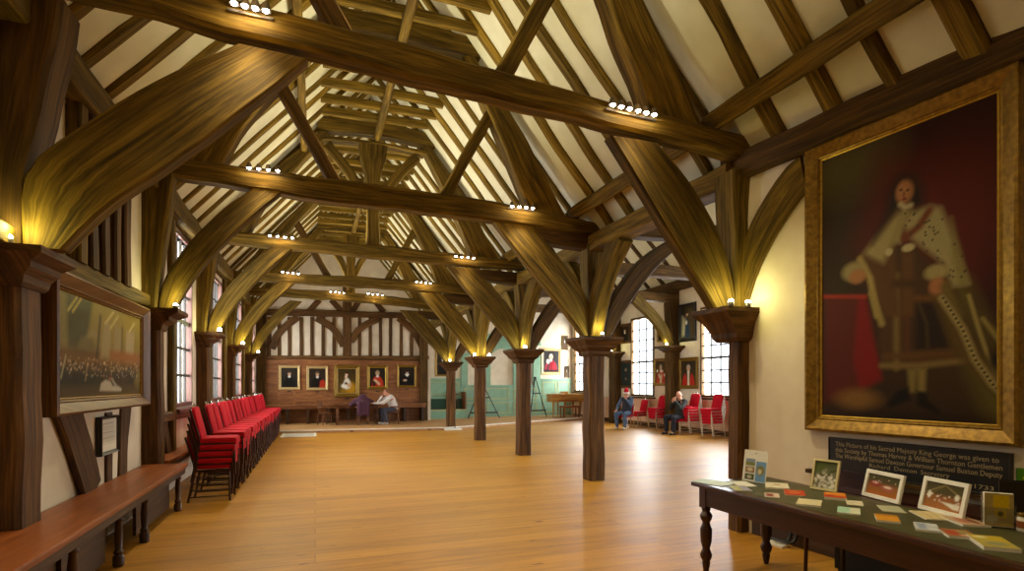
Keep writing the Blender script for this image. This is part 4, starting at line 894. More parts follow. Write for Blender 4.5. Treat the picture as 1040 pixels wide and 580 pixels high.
stand_pic('framed_photograph', 'white framed photograph of round red-clothed tables on an orange floor', (876.5, 503.5), (914.5, 513.5), .205, .03, [('g', '#a8601f', '#3a3a1c', 1), ('p', [(0, .6), (1, .6), (1, 1), (0, 1)], '#45421e', .1), ('e', .25, .55, .18, .14, '#8a3028', .3), ('e', .65, .42, .2, .15, '#a05848', .3), ('e', .25, .6, .1, .06, '#d0a898', .3), ('e', .65, .46, .12, .06, '#d8c0a8', .3), ('s', .1, .9, .55, .85, 20, .03, ['#c8b8a0', '#8a2a24', '#5a4a20'], .4)], WHITE, '#7a4a1c', 'photo frame', GRP)
stand_pic('framed_photograph', 'white framed photograph of a timbered hall with laid white tables', (933.5, 517), (979.5, 529), .225, .03, [('g', '#a86a34', '#3c3418', 1)]+hall+[('s', .05, .95, .3, .55, 34, .035, ['#d8c8b8', '#8a3a30', '#c0a890', '#6a3a20'], .4), ('p', [(.45, .3), (.8, .1), (.95, .1), (.95, .3)], '#d8d4c8', .03), ('e', .12, .5, .05, .14, '#dcd8cc', .3), ('e', .85, .55, .06, .12, '#d4d0c0', .3)], WHITE, '#6a4a20', 'photo frame', GRP)
stand_pic('calendar_card', 'tall white standing card with small pictures at far end of table', (754, 487.5), (777.5, 491.5), .265, .0, [('p', [(.1, .5), (.5, .5), (.5, .72), (.1, .72)], '#7a8a9a', .01), ('p', [(.1, .5), (.5, .5), (.5, .6), (.1, .62)], '#7a7a3c', .02), ('p', [(.1, .27), (.5, .27), (.5, .47), (.1, .47)], '#8a6a4c', .01), ('e', .3, .38, .12, .06, '#c8b898', .3), ('p', [(.1, .05), (.5, .05), (.5, .24), (.1, .24)], '#4a5030', .01), ('e', .3, .14, .1, .05, '#b0a890', .3), ('p', [(.54, .02), (.97, .02), (.97, .66), (.54, .66)], '#6a90b8', .01), ('e', .75, .38, .18, .16, '#7a7444', .3), ('e', .72, .34, .08, .08, '#c8b890', .3), ('e', .5, .9, .05, .025, '#a8a49a', .2)], PAPER, '#dcd8cc', 'calendar', None, tilt=.16, nx=40, ny=56)

def holder():
    c = onZ(1014, 536, TZ); t = thing('leaflet_holder', 'clear acrylic holder with yellow and pale brochures', 'leaflet holder', (c.x, c.y, TZ+.002), -.85)
    bm = bmesh.new(); box(bm, -.075, .075, -.03, -.027, .03, .12); box(bm, -.075, .075, .028, .031, 0, .2); box(bm, -.075, -.072, -.03, .03, 0, .14); box(bm, .072, .075, -.03, .03, 0, .14); box(bm, -.075, .075, -.03, .03, 0, .004); obj('acrylic_pocket', bm, ACRYL, t)
    obj('leaflets', bmbox(-.066, .066, -.012, .022, .006, .20), PAPER, t)
    art_mesh('front_cover', .13, .19, [('p', [(.3, .55), (.85, .55), (.85, .95), (.3, .95)], '#c8a818', .02), ('p', [(.35, .25), (.75, .25), (.75, .5), (.35, .5)], '#c0a020', .02), ('e', .55, .38, .1, .08, '#4a4018', .3), ('e', .25, .2, .2, .12, '#b0a890', .4)], '#a08a50', 24, 30, PRINT, t, (0, -.0135, .01))
    return t
holder()
c = onZ(1024, 525, TZ)
t = thing('spiral_notebook', 'black spiral notebooks standing behind the acrylic brochure holder', 'notebook', (c.x+.07, c.y, TZ+.002), -.85)
obj('cover', bmbox(-.08, .08, -.014, .014, 0, .215, .003), FRAMEB, t)
bm = bmesh.new()
for k in range(14): lathe(bm, [(.009, -.003), (.009, .003)], (-.072+k*.011, 0, .217), 8, axis='y')
obj('spiral_binding', bm, BLACK, t)
c = onZ(1041, 524, TZ)
t = thing('sign_card', 'small bright green card standing at the right end of the table', 'sign', (c.x+.03, c.y+.0, TZ+.002), -.75)
obj('stand', bmbox(-.06, .06, -.02, .03, 0, .19), PAPER, t)
art_mesh('face', .13, .11, [('s', .35, .65, .35, .7, 4, .12, ['#d8c820'], .2), ('l', [(.35, .7), (.45, .45), (.55, .7)], .03, '#e8d830', .02), ('l', [(.45, .45), (.42, .25)], .03, '#e8d830', .02)], '#4f8a22', 30, 26, PRINT, t, (0, -.024, .19), grain=.02)
obj('face_board', bmbox(-.065, .065, -.022, -.012, .19, .30), FRAMEB, t)
c = onZ(1040, 540, TZ)
t = thing('jar', 'small jar with brown label at the right edge of the table', 'jar', (c.x, c.y, TZ+.002))
bm = bmesh.new(); lathe(bm, [(.03, 0), (.033, .008), (.033, .07), (.026, .085)], n=18); obj('jar_body', bm, PAPER, t, smooth=True)
bm = bmesh.new(); lathe(bm, [(.0335, .02), (.0335, .06)], n=18); obj('label_band', bm, BENCHTOP, t, smooth=True)
bm = bmesh.new(); lathe(bm, [(.029, .083), (.03, .086), (.03, .1), (.027, .103)], n=18); obj('lid', bm, GILT, t, smooth=True)

# dark chair peeking over the table, and the low dark chest under the board
t = thing('wooden_chair', 'dark wooden chair tucked behind the table, only its rounded back showing', 'chair', (4.14, 3.42, 0), PI/2)
obj('seat', bmbox(-.2, .2, -.2, .2, .43, .46, .01), MAHOG, t)
bm = bmesh.new(); b_ = [(-.17, .62), (.17, .62), (.17, .80), (.12, .85), (-.12, .85), (-.17, .80)]
f0 = [bm.verts.new((x, -.2, z)) for x, z in b_]; f1 = [bm.verts.new((x, -.175, z)) for x, z in b_]; bm.faces.new(f0); bm.faces.new(f1[::-1])
for k in range(6): bm.faces.new((f0[k], f0[(k+1) % 6], f1[(k+1) % 6], f1[k]))
obj('backrest', uvbox(bm), MAHOG, t)
for x in (-.17, .17):
    for y in (-.18, .18):
        bm = bmesh.new(); cyl(bm, (x, y, .43), (x*1.05, y*1.05, 0), .018, .015); obj('leg', bm, MAHOG, t)
    bm = bmesh.new(); cyl(bm, (x*.9, -.18, .45), (x*.9, -.188, .66), .015); obj('back_upright', bm, MAHOG, t)
def wallthing(name, label, cat, s): 
    p = PW(s); return thing(name, label, cat, (p.x, p.y, 0), RZW)
t = wallthing('dark_chest', 'low black chest standing against the wall under the inscription board', 'chest', 2.4)
obj('body', bmbox(-.95, 1.9, -.42, -.005, .05, .68, .01), BLACK, t)
obj('lid', bmbox(-.97, 1.92, -.44, -.004, .68, .71, .006), MAHOG, t)
obj('plinth', bmbox(-.93, 1.88, -.40, -.005, 0, .05), BLACK, t)
# black inscription board
t = wallthing('inscription_board', 'long black board with faded gold old lettering below the large portrait', 'sign', 1.81)
t.location.z = .80
obj('board', bmbox(-.67, .67, -.035, -.004, .0, .30, .004), BOARDM, t)
obj('border', frame_bm(1.33, .29, [(0, -.036), (.003, -.042), (.012, -.042), (.016, -.034), (.016, -.002), (0, -.002)], .005), FRAMEB, t)
obj('ledge', bmbox(-.9, 1.3, -.06, -.004, -.05, -.012, .006), OAKD, t)
def text(body, size, x, z, parent, mat, name='lettering', y=-.0365, align='CENTER', sx=1.0):
    cu = bpy.data.curves.new(name, 'FONT'); cu.body = body; cu.size = size; cu.align_x = align; cu.extrude = .0008; cu.resolution_u = 2
    o = bpy.data.objects.new(name, cu); me = bpy.data.meshes.new_from_object(o); bpy.data.objects.remove(o)
    for v in me.vertices: v.co = V((v.co.x*sx+x, y-v.co.z, v.co.y+z))
    q = bpy.data.objects.new(name, me); COL.objects.link(q); q.data.materials.append(mat); q.parent = parent; return q
def fit(body, size, x, z, width, parent, mat, y=-.0365, align='CENTER'):
    o = text(body, size, 0, 0, parent, mat, y=0, align=align); xs = [v.co.x for v in o.data.vertices]; k = width/(max(xs)-min(xs)); x0 = (max(xs)+min(xs))/2
    for v in o.data.vertices: v.co = V(((v.co.x-x0)*k+x, y+v.co.y, v.co.z+z))
    return o
fit('This Picture of his Sacred Majesty King George was given to', .058, 0, .235, 1.22, t, LETTER)
fit('this Society by Thomas Harvey & William Thornton Gentlemen', .058, .01, .182, 1.24, t, LETTER)
fit('The Worshipful Samuel Dawson Governour Samuel Buxton Deputy', .058, .01, .129, 1.24, t, LETTER)
fit('Richard', .05, -.22, .08, .17, t, LETTER); fit('Denton', .05, -.015, .08, .17, t, LETTER); fit('Secretary', .05, .20, .08, .20, t, LETTER); fit('Anno 1733', .045, .43, .03, .30, t, LETTER)

# pipes and socket by the first arcade post
t = thing('pipe_run', 'short dark pipes with white bracket at the wall below the table end', 'pipe', tuple(PW(.75)), RZW)
bm = bmesh.new()
for dx in (0, .06): tube(bm, smoothpts([(dx-.15, -.14, .05), (dx, -.14, .05), (dx+.01, -.1, .06), (dx+.01, -.06, .12), (dx+.01, -.05, .28)]), .016, 8)
obj('pipes', bm, BLACK, t, smooth=True); obj('bracket', bmbox(-.2, .02, -.2, -.1, .0, .02), WHITE, t)
t = thing('socket_box', 'small brown socket box low on the foot of the nearest arcade post', 'socket', (4.2, T[0]-.001, .22))
obj('box_body', bmbox(-.05, .05, -.05, 0, 0, .13, .006), BENCHTOP, t); obj('cover_plate', bmbox(-.04, .04, -.054, -.05, .02, .11), MAHOG, t)
# floor grate at the platform edge
c = onZ(303, 444, 0)
t = thing('floor_grate', 'pale rectangular floor grate beside the last red chairs', 'grate', (c.x, c.y, .001))
obj('frame', frame_bm(.86, 1.7, [(0, -.0), (0, -.014), (.08, -.014), (.08, 0)], .05), NOSE, t).rotation_euler = (-PI/2, 0, 0)
bm = bmesh.new(); box(bm, -.44, .44, .04, 1.76, .0, .004)
for k in range(16): box(bm, -.43+k*.054, -.43+k*.054+.03, .05, 1.75, .003, .009)
obj('slats', bm, METALG, t)

# ============================================================ PICTURES
# ---- the large portrait on the partition wall
def sW(px_, py_):
    p = onP(px_, py_, (P0.x+nW.x*.06, P0.y+nW.y*.06), (P0.x+nW.x*.06+dW.x, P0.y+nW.y*.06+dW.y)); return ((p-P0).dot(dW), p.z)
sl, zt_ = sW(818, 153); _, zb_ = sW(822, 437); sr, _ = sW(1037, 200)
PWID, PHT, PFW = sr-sl, zt_-zb_, .135
def uv(px_, py_):
    s, z = sW(px_, py_); return ((s-sl-PFW)/(PWID-2*PFW), (z-zb_-PFW)/(PHT-2*PFW))
C5 = lambda x, y: uv(840+x/3.41, 150+y/3.41)
C6 = lambda x, y: uv(840+x/3.865, 300+y/3.865)
L5 = lambda *p: [C5(*q) for q in p]; L6 = lambda *p: [C6(*q) for q in p]
lay = [('p', [(0, .0), (.36, .0), (.30, 1), (0, 1)], '#2c2510', .16), ('e', .18, .93, .26, .10, '#4e4624', .7), ('p', L5((190, 60), (420, 80), (470, 260), (430, 420), (180, 420), (120, 330)), '#521408', .10),
       ('p', L5((420, 20), (620, 0), (620, 260), (480, 420), (400, 260)), '#4a1407', .12), ('p', [(0, -.02), (1, -.02), (1, .17), (0, .17)], '#2a1a0a', .08), ('e', .75, .2, .3, .14, '#33220e', .6),
       # table with red cloth
       ('p', L6((-20, 5), (140, 3), (190, 300), (120, 400), (-20, 420)), '#4a190a', .02), ('p', L6((112, 8), (142, 8), (175, 180), (208, 330), (120, 370), (95, 260)), '#66120c', .012), ('l', L6((-20, 4), (140, 4)), .006, '#8a2a18', .006), ('e', *uv(868, 405), .13, .035, '#6a4a1e', .5),
       # train at the right
       ('p', L5((420, 430), (480, 460), (530, 580), (640, 760), (640, 1010), (520, 900), (420, 640)), '#4c4216', .03), ('p', L6((560, 20), (620, 150), (716, 250), (716, 420), (640, 340), (540, 200)), '#39280f', .03),
       ('l', L6((545, 0), (590, 150), (640, 300)), .004, '#8a7a40', .006), ('l', L6((600, 90), (660, 170), (712, 230)), .005, '#7a6a34', .006), ('e', *C6(690, 310), .06, .03, '#7a6a44', .5), ('e', *C6(665, 260), .05, .035, '#1a100a', .5),
       # robe body
       ('p', L5((195, 330), (300, 330), (420, 470), (470, 600), (520, 740), (200, 740), (190, 520)), '#3a260e', .02),
       ('p', L6((195, -10), (330, -10), (330, 220), (500, 215), (525, 265), (210, 290), (195, 200)), '#3f2810', .012),
       ('p', L6((332, 0), (420, 0), (475, 215), (332, 220)), '#221409', .015), ('l', L6((350, 30), (380, 110), (385, 200)), .004, '#3a2e14', .006),
       ('l', L6((262, -80), (262, 285)), .010, '#5e4c24', .008), ('l', L6((300, -60), (305, 240)), .006, '#4a2a10', .006), ('l', L6((205, 275), (350, 275), (520, 255)), .010, '#66522a', .008), ('l', L6((220, 240), (480, 225)), .012, '#4f3414', .01),
       ('p', L5((195, 330), (225, 330), (240, 580), (200, 580)), '#4c3212', .01), ('p', L5((250, 360), (290, 365), (290, 580), (250, 580)), '#503414', .01), ('l', L5((180, 470), (360, 470)), .014, '#3c260c', .01), ('l', L5((300, 520), (370, 520)), .01, '#5a3a16', .01),
       # left sleeve and cape
       ('p', L5((235, 215), (265, 230), (225, 320), (185, 400), (115, 372), (160, 310)), '#85784a', .016), ('p', L5((120, 370), (200, 420), (240, 580), (190, 580), (150, 480), (100, 400)), '#4c3216', .014), ('l', L5((105, 385), (140, 450), (165, 580)), .010, '#8a7842', .008), ('l', L6((165, -10), (205, 110)), .010, '#7f6e3a', .008), ('e', *C5(84, 428), .075, .034, '#7f7348', .3), ('e', *C5(96, 445), .055, .026, '#8a5f38', .3),
       # right cape of ermine
       ('p', L5((285, 215), (345, 198), (385, 205), (425, 300), (455, 400), (480, 470), (425, 480), (395, 400), (330, 350), (280, 310), (255, 262)), '#857a50', .012), ('p', L5((420, 240), (440, 320), (482, 470), (445, 475), (425, 380)), '#6f6434', .012), ('p', L5((215, 330), (240, 230), (262, 205), (282, 215), (255, 270), (245, 330)), '#7c7044', .01),
       ('l', L5((345, 215), (310, 270), (262, 310)), .012, '#5f3216', .008)]
rg = random.Random(5)
for _ in range(70):
    a, b = rg.uniform(260, 470), rg.uniform(215, 460)
    if (b > 215+(a-260)*.0 and b < 300+(a-260)*.95 and b > 205+max(0, a-385)*2.3): lay.append(('e', *C5(a, b), .006, .0035, '#3a321c', .4))
lay += [('e', *C5(272, 345), .035, .013, '#9a8e66', .3), ('e', *C5(205, 360), .022, .013, '#9a8e66', .3),
        ('e', *C5(368, 430), .06, .025, '#85784a', .3), ('e', *C5(372, 480), .042, .030, '#8a5a34', .3), ('l', L5((400, 480), (440, 580)), .014, '#5a4a1e', .01), ('p', L6((400, 0), (450, 0), (560, 180), (715, 390), (715, 420), (620, 360), (500, 240)), '#4a3812', .014), ('l', L6((440, 10), (520, 130), (570, 250), (640, 350), (712, 415)), .009, '#8a7a4a', .008)]
for k in range(26):
    f = k/25; a = np.interp(f, [0, .3, .55, .8, 1], [445, 520, 570, 640, 712]); b = np.interp(f, [0, .3, .55, .8, 1], [10, 130, 250, 350, 415]); lay.append(('e', *C6(a, b), .008, .004, '#2e2410', .4))
lay += [('p', L5((235, 95), (265, 85), (300, 95), (325, 140), (330, 190), (300, 215), (280, 200), (250, 200), (200, 260), (150, 330), (160, 290), (190, 230), (205, 150)), '#22170a', .02), ('e', *C5(259, 152), .050, .040, '#8a5c36', .25), ('e', *C5(255, 148), .03, .025, '#9a6a42', .5), ('e', *C5(247, 145), .010, .004, '#3a2210', .4), ('e', *C5(270, 145), .010, .004, '#3a2210', .4), ('e', *C5(259, 176), .014, .004, '#6a2a1c', .4), ('e', *C5(257, 160), .007, .011, '#6f4526', .4), ('l', L5((245, 195), (262, 205), (280, 198)), .008, '#9a8e66', .006),
        ('p', L6((305, 288), (342, 288), (335, 380), (312, 380)), '#6a5a2c', .008), ('p', L6((345, 288), (378, 288), (375, 380), (345, 380)), '#726030', .008), ('p', L6((310, 360), (315, 410), (235, 440), (228, 425), (265, 375)), '#120c06', .008), ('p', L6((342, 375), (380, 380), (385, 410), (432, 455), (425, 468), (345, 430)), '#120c06', .008), ('e', *uv(925, 425), .3, .02, '#1f1408', .6)]
ctr = PW((sl+sr)/2)
t = picture('portrait_painting', 'huge full-length portrait of a robed standing figure in gilt frame', (ctr.x, ctr.y, zb_), RZW, PWID, PHT, PFW, lay, GILT, base='#2c0e06', depth=.09, nx=190, ny=310, inner=GILTB, mat=CANVASG)

def px_pic(name, label, x0, x1, y0, y1, plane, lv, fm, base='#1c130c', fwk=.12, depth=.05, **k):
    """x0..x1, y0..y1 is where the outer frame shows; plane = ('y', Y) or ('x', X)"""
    if plane[0] == 'y': a, b = onY(x0, y1, plane[1]), onY(x1, y0, plane[1]); W_ = b.x-a.x; loc = ((a.x+b.x)/2, plane[1], a.z); rz = 0
    else:
        a, b = onX(x0, y1, plane[1]), onX(x1, y1, plane[1]); m = onX((x0+x1)/2, y0, plane[1]); zb2 = onX((x0+x1)/2, y1, plane[1]).z
        W_ = abs(b.y-a.y); loc = (plane[1], (a.y+b.y)/2, zb2); rz = -PI/2 if plane[1] > 0 else PI/2
        b = V((0, 0, m.z)); a = V((0, 0, zb2))
    H_ = b.z-a.z
    return picture(name, label, loc, rz, W_, H_, min(W_, H_)*fwk, lv, fm, base, depth, **k)
def bust(coat, skin='#c49a78', hair='#3a2a1c', collar='#d8d2c4', cx=.5, extra=(), robe=None, hy=.70, hr=.085):
    L = [('e', .5, .75, .5, .4, '#2c2216', .8), ('p', [(cx-.36, -.02), (cx-.33, .3), (cx-.2, .5), (cx-.07, .58), (cx+.07, .58), (cx+.2, .5), (cx+.34, .3), (cx+.38, -.02)], coat, .02)]
    if robe: L += [('p', [(cx+.08, -.02), (cx+.12, .3), (cx+.2, .5), (cx+.34, .36), (cx+.44, .0)], robe, .03), ('p', [(cx-.08, -.02), (cx-.12, .3), (cx-.2, .5), (cx-.34, .36), (cx-.44, .0)], robe, .03)]
    L += [('e', cx, hy+.02, hr*1.45, hr*1.5, hair, .3), ('e', cx, hy, hr, hr*1.25, skin, .2), ('e', cx, hy+hr*.95, hr*1.0, hr*.55, hair, .3), ('e', cx-hr*.4, hy+hr*.15, hr*.16, hr*.10, '#3a2418', .4), ('e', cx+hr*.4, hy+hr*.15, hr*.16, hr*.10, '#3a2418', .4), ('e', cx, hy-hr*.6, hr*.3, hr*.10, '#8a4a3a', .4),
          ('e', cx, hy-hr*1.7, hr*.9, hr*.75, collar, .3)]
    return L+list(extra)
YP = YB-.06; GB = 'portraits on the panelled end wall'
px_pic('portrait_painting', 'leftmost end-wall portrait, dark figure with white bands', 283, 304.7, 371.4, 395.8, ('y', YP), bust('#16130f'), GILTP, '#23221e', group=GB, plate=True)
px_pic('portrait_painting', 'second end-wall portrait from the left, red cloth at lower right', 311.3, 333.2, 372, 396.2, ('y', YP), bust('#1a1410', hair='#5a4a38', extra=[('p', [(.62, -.02), (.68, .35), (.85, .42), (1, .3), (1, -.02)], '#a8321c', .04)]), GILTP, '#2a211a', group=GB, plate=True)
px_pic('portrait_painting', 'largest end-wall portrait at the middle, woman in white and gold dress', 339, 365.6, 371, 403.2, ('y', YP), [('g', '#5c4412', '#3a2a10', 1), ('p', [(.1, 0), (.3, .3), (.7, .4), (.95, .0)], '#8a6414', .06), ('e', .72, .2, .24, .24, '#b08018', .4), ('p', [(.25, .28), (.38, .55), (.45, .62), (.58, .6), (.68, .45), (.66, .22), (.45, .16)], '#d8cdb4', .03), ('e', .40, .3, .2, .09, '#e0d6c0', .3), ('e', .62, .33, .12, .08, '#c89a6c', .4), ('e', .47, .76, .07, .085, '#d8b090', .2), ('e', .47, .83, .085, .05, '#3a2410', .3), ('e', .45, .66, .07, .06, '#d8b090', .3), ('e', .45, .4, .08, .05, '#3a2a14', .5), ('e', .45, .77, .012, .008, '#3a2418', .4), ('e', .5, .77, .012, .008, '#3a2418', .4)], GILT, '#5a4212', fwk=.14, depth=.07, inner=GILTP, group=GB, plate=True)
px_pic('portrait_painting', 'fourth end-wall portrait from left, figure in red coat and pale wig', 372.4, 394.2, 371, 395.6, ('y', YP), bust('#b03418', hair='#a08a64', extra=[('e', .3, .25, .14, .1, '#2a1a10', .4), ('l', [(.35, .35), (.6, .15)], .05, '#d8b890', .04), ('e', .3, .12, .1, .06, '#1a120c', .4)]), GILT, '#241a10', inner=GILTB, group=GB, plate=True)
px_pic('portrait_painting', 'rightmost end-wall portrait, dark figure with white ruff and hand', 403, 423.2, 371, 393.7, ('y', YP), bust('#15110d', collar='#e0dccc', hair='#2a2018', cx=.52, extra=[('e', .38, .28, .12, .06, '#d0a888', .3), ('e', .52, .60, .13, .05, '#e0dccc', .3)]), GILT, '#1a130c', group=GB, plate=True)
# right-hand wall (seen through the arcade)
XP = XR-.01; GR = 'pictures on the right wall'
px_pic('portrait_painting', 'tall dark portrait high beside the far right window, standing figure in blue', 690, 707.5, 308, 347, ('x', XP), [('e', .75, .5, .35, .6, '#4a3c24', .6), ('p', [(.1, .1), (.3, .1), (.35, .6), (.1, .7)], '#b0a890', .08), ('p', [(.28, .03), (.36, .55), (.5, .66), (.62, .5), (.7, .03)], '#28364a', .03), ('e', .47, .76, .08, .06, '#c8a480', .3), ('e', .47, .81, .09, .035, '#3a2a1c', .3), ('e', .42, .5, .07, .06, '#d8d0c0', .4)], FRAMEB, '#2a2418', group=GR)
px_pic('portrait_painting', 'gilt portrait in red robes right of the fourth right wall post', 690, 709.5, 363, 395, ('x', XP), bust('#3a2a1a', robe='#b02a1c', hair='#b0a088', extra=[('l', [(.5, .5), (.5, .0)], .06, '#d8ccac', .03)]), GILT, '#4a3a1c', group=GR)
px_pic('portrait_painting', 'gilt portrait in red robes left of the fourth right wall post', 664.5, 678.5, 364, 392, ('x', XP), bust('#c8b890', robe='#b8402c', hair='#a89880', extra=[('s', .1, .9, .1, .6, 20, .06, ['#d8d0b8', '#a83020', '#8a2018'], .4)]), GILT, '#6a4a24', group=GR)
px_pic('portrait_painting', 'small dark portrait high between the third and fourth window', 668, 679, 331, 347, ('x', XP), bust('#1a1612'), GILT, '#2a2018', group=GR)
px_pic('portrait_painting', 'small gilt portrait high beside the farthest right wall post', 629.5, 640.5, 329, 349, ('x', XP), bust('#1c1814', skin='#d0a484'), BROWNFR, '#2a2018', group=GR)
px_pic('portrait_painting', 'tall dark green-grey portrait low beside the farthest right wall post', 629.5, 642.5, 366, 394.5, ('x', XP), [('e', .5, .4, .35, .5, '#26302c', .5), ('e', .5, .7, .1, .07, '#a08468', .3), ('e', .5, .3, .08, .06, '#8a7458', .4)], BROWNFR, '#2a3530', group=GR)
# end wall of the aisle
YQ = YG-.01; GA = 'pictures on the far aisle wall'
px_pic('portrait_painting', 'pale framed portrait of a white-haired figure in red robe above the piano', 549.5, 569.5, 354, 380.5, ('y', YQ), bust('#8a1c24', hair='#c8c0b0', robe='#b02a34', extra=[('p', [(.3, .0), (.45, .5), (.3, .45), (.15, .0)], '#2a2c34', .04), ('e', .3, .5, .1, .1, '#d8d0c0', .4), ('p', [(0, 0), (1, 0), (1, .12), (0, .12)], '#2c2a28', .04)]), GILTP, '#3a4048', group=GA)
px_pic('portrait_painting', 'large dark portrait behind the farthest arcade post', 442, 457, 352, 382, ('y', YQ), bust('#1c1610', skin='#a08060'), GILT, '#3a2c18', group=GA)
px_pic('portrait_painting', 'small gilt picture near the corner, upper of two', 570.5, 576.5, 341, 355.5, ('y', YQ), bust('#4a3420'), GILT, '#5a4a30', group=GA)
px_pic('portrait_painting', 'small brown picture near the corner, lower of two', 573.5, 577.5, 372, 383.5, ('y', YQ), bust('#5a4630'), BROWNFR, '#6a5a40', group=GA)
# ---- left wall: large glazed group picture and the small notice
rgp = [('g', '#63501a', '#8f7c2c', 1), ('p', [(0, .30), (1, .30), (1, .50), (0, .50)], '#6a4a1c', .05), ('p', [(0, .5), (.12, .5), (.1, 1), (0, 1)], '#7a6a34', .05), ('p', [(.12, .48), (.28, .48), (.36, 1), (.1, 1)], '#45401a', .05), ('p', [(.28, .6), (.42, .62), (.36, .72)], '#8a7c4c', .03), ('p', [(.2, .48), (.38, .48), (.36, .6), (.24, .6)], '#6a5a2c', .03), ('p', [(.44, .42), (.56, .42), (.56, .82), (.48, .82)], '#95845a', .04), ('p', [(.60, .42), (.70, .42), (.72, .8), (.62, .8)], '#8c7b52', .04), ('p', [(.76, .42), (.88, .42), (.9, .78), (.78, .78)], '#9c8b66', .04), ('l', [(.5, .8), (.6, .95)], .015, '#c0ac6c', .015), ('l', [(.56, .76), (.66, .92)], .015, '#b8a464', .015), ('l', [(.82, .78), (.9, .9)], .015, '#c0ac6c', .015), ('l', [(.12, .82), (.2, .97)], .015, '#b09a40', .01), ('l', [(.16, .82), (.24, .97)], .015, '#b09a40', .01), ('l', [(.7, .4), (.72, .8)], .02, '#4e4020', .02), ('l', [(.4, .42), (.44, .85)], .025, '#3a2e14', .02),
       ('p', [(.55, .40), (1, .40), (1, .52), (.55, .52)], '#8a5826', .04), ('p', [(0, 0), (1, 0), (1, .12), (0, .12)], '#4c3a14', .06), ('p', [(0, .1), (.9, .1), (.9, .3), (0, .3)], '#2a2412', .06),
       ('s', .02, .95, .20, .36, 130, .016, ['#1e2420', '#263038', '#3a2c1c', '#14181a', '#5a3428', '#2c3a48'], .4), ('s', .02, .95, .28, .40, 110, .011, ['#b89a70', '#a8845c', '#8a6a48', '#c8b08a'], .4), ('s', .02, .95, .22, .33, 40, .010, ['#c8bc9c', '#b0a484'], .4), ('l', [(.1, .4), (.06, .2)], .012, '#a89a6c', .01), ('l', [(.3, .36), (.28, .18)], .010, '#a08a54', .01)]
rgp += [('p', [(.43, .07), (.445, .15), (.50, .19), (.56, .17), (.59, .12), (.66, .12), (.71, .09), (.70, .06)], '#aaa190', .012), ('l', [(.64, .11), (.58, .20)], .018, '#9a9080', .01), ('e', .555, .215, .022, .036, '#8a5c44', .25), ('e', .55, .235, .026, .022, '#4a3018', .3)]
a = onX(57, 424, -1.90); b = onX(152, 310, -1.90); z0_ = a.z; z1_ = onX(100, 290, -1.90).z
picture('group_painting', 'large glazed painting of a crowd in a timbered hall, brown frame', (XL+.065, (a.y+b.y)/2, z0_), PI/2, b.y-a.y, z1_-z0_, .13, rgp, BROWNFR, '#453a16', depth=.11, nx=130, ny=70, glass=True, inner=GILT)
a = onX(100, 424, -2.03); b = onX(119, 458, -2.03)
t = thing('notice_frame', 'small black framed white notice under the large crowd painting', 'notice', (XL+.002, (a.y+b.y)/2, b.z), PI/2)
nw, nh = b.y-a.y, a.z-b.z
obj('frame', frame_bm(nw-.07, nh-.07, prof(.035, .06), .035), FRAMEB, t)
art_mesh('notice_sheet', nw-.066, nh-.066, [('l', [(.15, .86-.09*k), (.85, .86-.09*k)], .010, '#9a968a', .01) for k in range(8)], '#cfc9b8', 24, 30, PRINT, t, (0, -.03, .034), grain=.02)
t = thing('noticeboard', 'narrow olive hanging cloth behind the left edge of the crowd painting', 'hanging', (XL+.002, 5.32, 1.36), PI/2)
obj('cloth', bmbox(-.11, .10, -.03, -.004, 0, 1.03, .004), cloth('olive_cloth', '#3a3214', '#4a401c'), t); obj('bar', bmbox(-.14, .13, -.034, -.004, 1.03, 1.06), NOSE, t)

# ============================================================ FAR END OF THE AISLE: green panelling, piano, easels
def gx(px_): return onY(px_, 390, YG-.05).x
def gz(py_, y=YG-.05): return onY(520, py_, y).z
pg = thing('green_panelling', 'sage green painted panelling with arched niches along the far aisle wall', 'panelling', (8.0, YG-.002, .1))
def gb(bm, x0, x1, y0, y1, z0, z1, bev=0): box(bm, x0-8, x1-8, -y1, -y0, z0-.1, z1-.1, bev)
zd = gz(385)
bm = bmesh.new(); gb(bm, 4.52, 6.2, .002, .05, .1, zd); gb(bm, 10.1, 11.7, .002, .05, .1, zd); gb(bm, 6.2, 10.1, .002, .05, .1, gz(391.5)); gb(bm, 4.52, 6.2, .0, .09, zd-.05, zd+.02); gb(bm, 10.1, 11.72, .0, .09, zd-.05, zd+.02); gb(bm, 6.2, 10.1, 0, .08, gz(391.5)-.04, gz(391.5)+.02); obj('dado', bm, GREEN, pg)
for x0, x1 in ((6.22, 6.52), (7.32, 7.60), (8.72, 9.0), (9.72, 10.08)):
    bm = bmesh.new(); gb(bm, x0, x1, .002, .09, gz(391.5), 3.0); gb(bm, x0-.04, x1+.04, .002, .11, 2.68, 2.76); obj('pilaster', bm, GREEN, pg)
def spandrel(x0, x1, zs_, ztop):
    bm = bmesh.new(); n = 16; cx = (x0+x1)/2; r = (x1-x0)/2; fr = []
    for y in (.06, .01):
        lo = [bm.verts.new((cx-r*math.cos(PI*k/n)-8, -y, zs_+r*.95*math.sin(PI*k/n)-.1)) for k in range(n+1)]; hi = [bm.verts.new((x0+(x1-x0)*k/n-8, -y, ztop-.1)) for k in range(n+1)]; fr.append((lo, hi))
        for k in range(n): bm.faces.new((lo[k], lo[k+1], hi[k+1], hi[k]))
    for k in range(n): bm.faces.new((fr[0][0][k], fr[1][0][k], fr[1][0][k+1], fr[0][0][k+1]))
    return bm
for x0, x1 in ((6.52, 7.32), (7.60, 8.72), (9.0, 9.72)): obj('arch', spandrel(x0, x1, 2.70, 3.45), GREEN, pg)
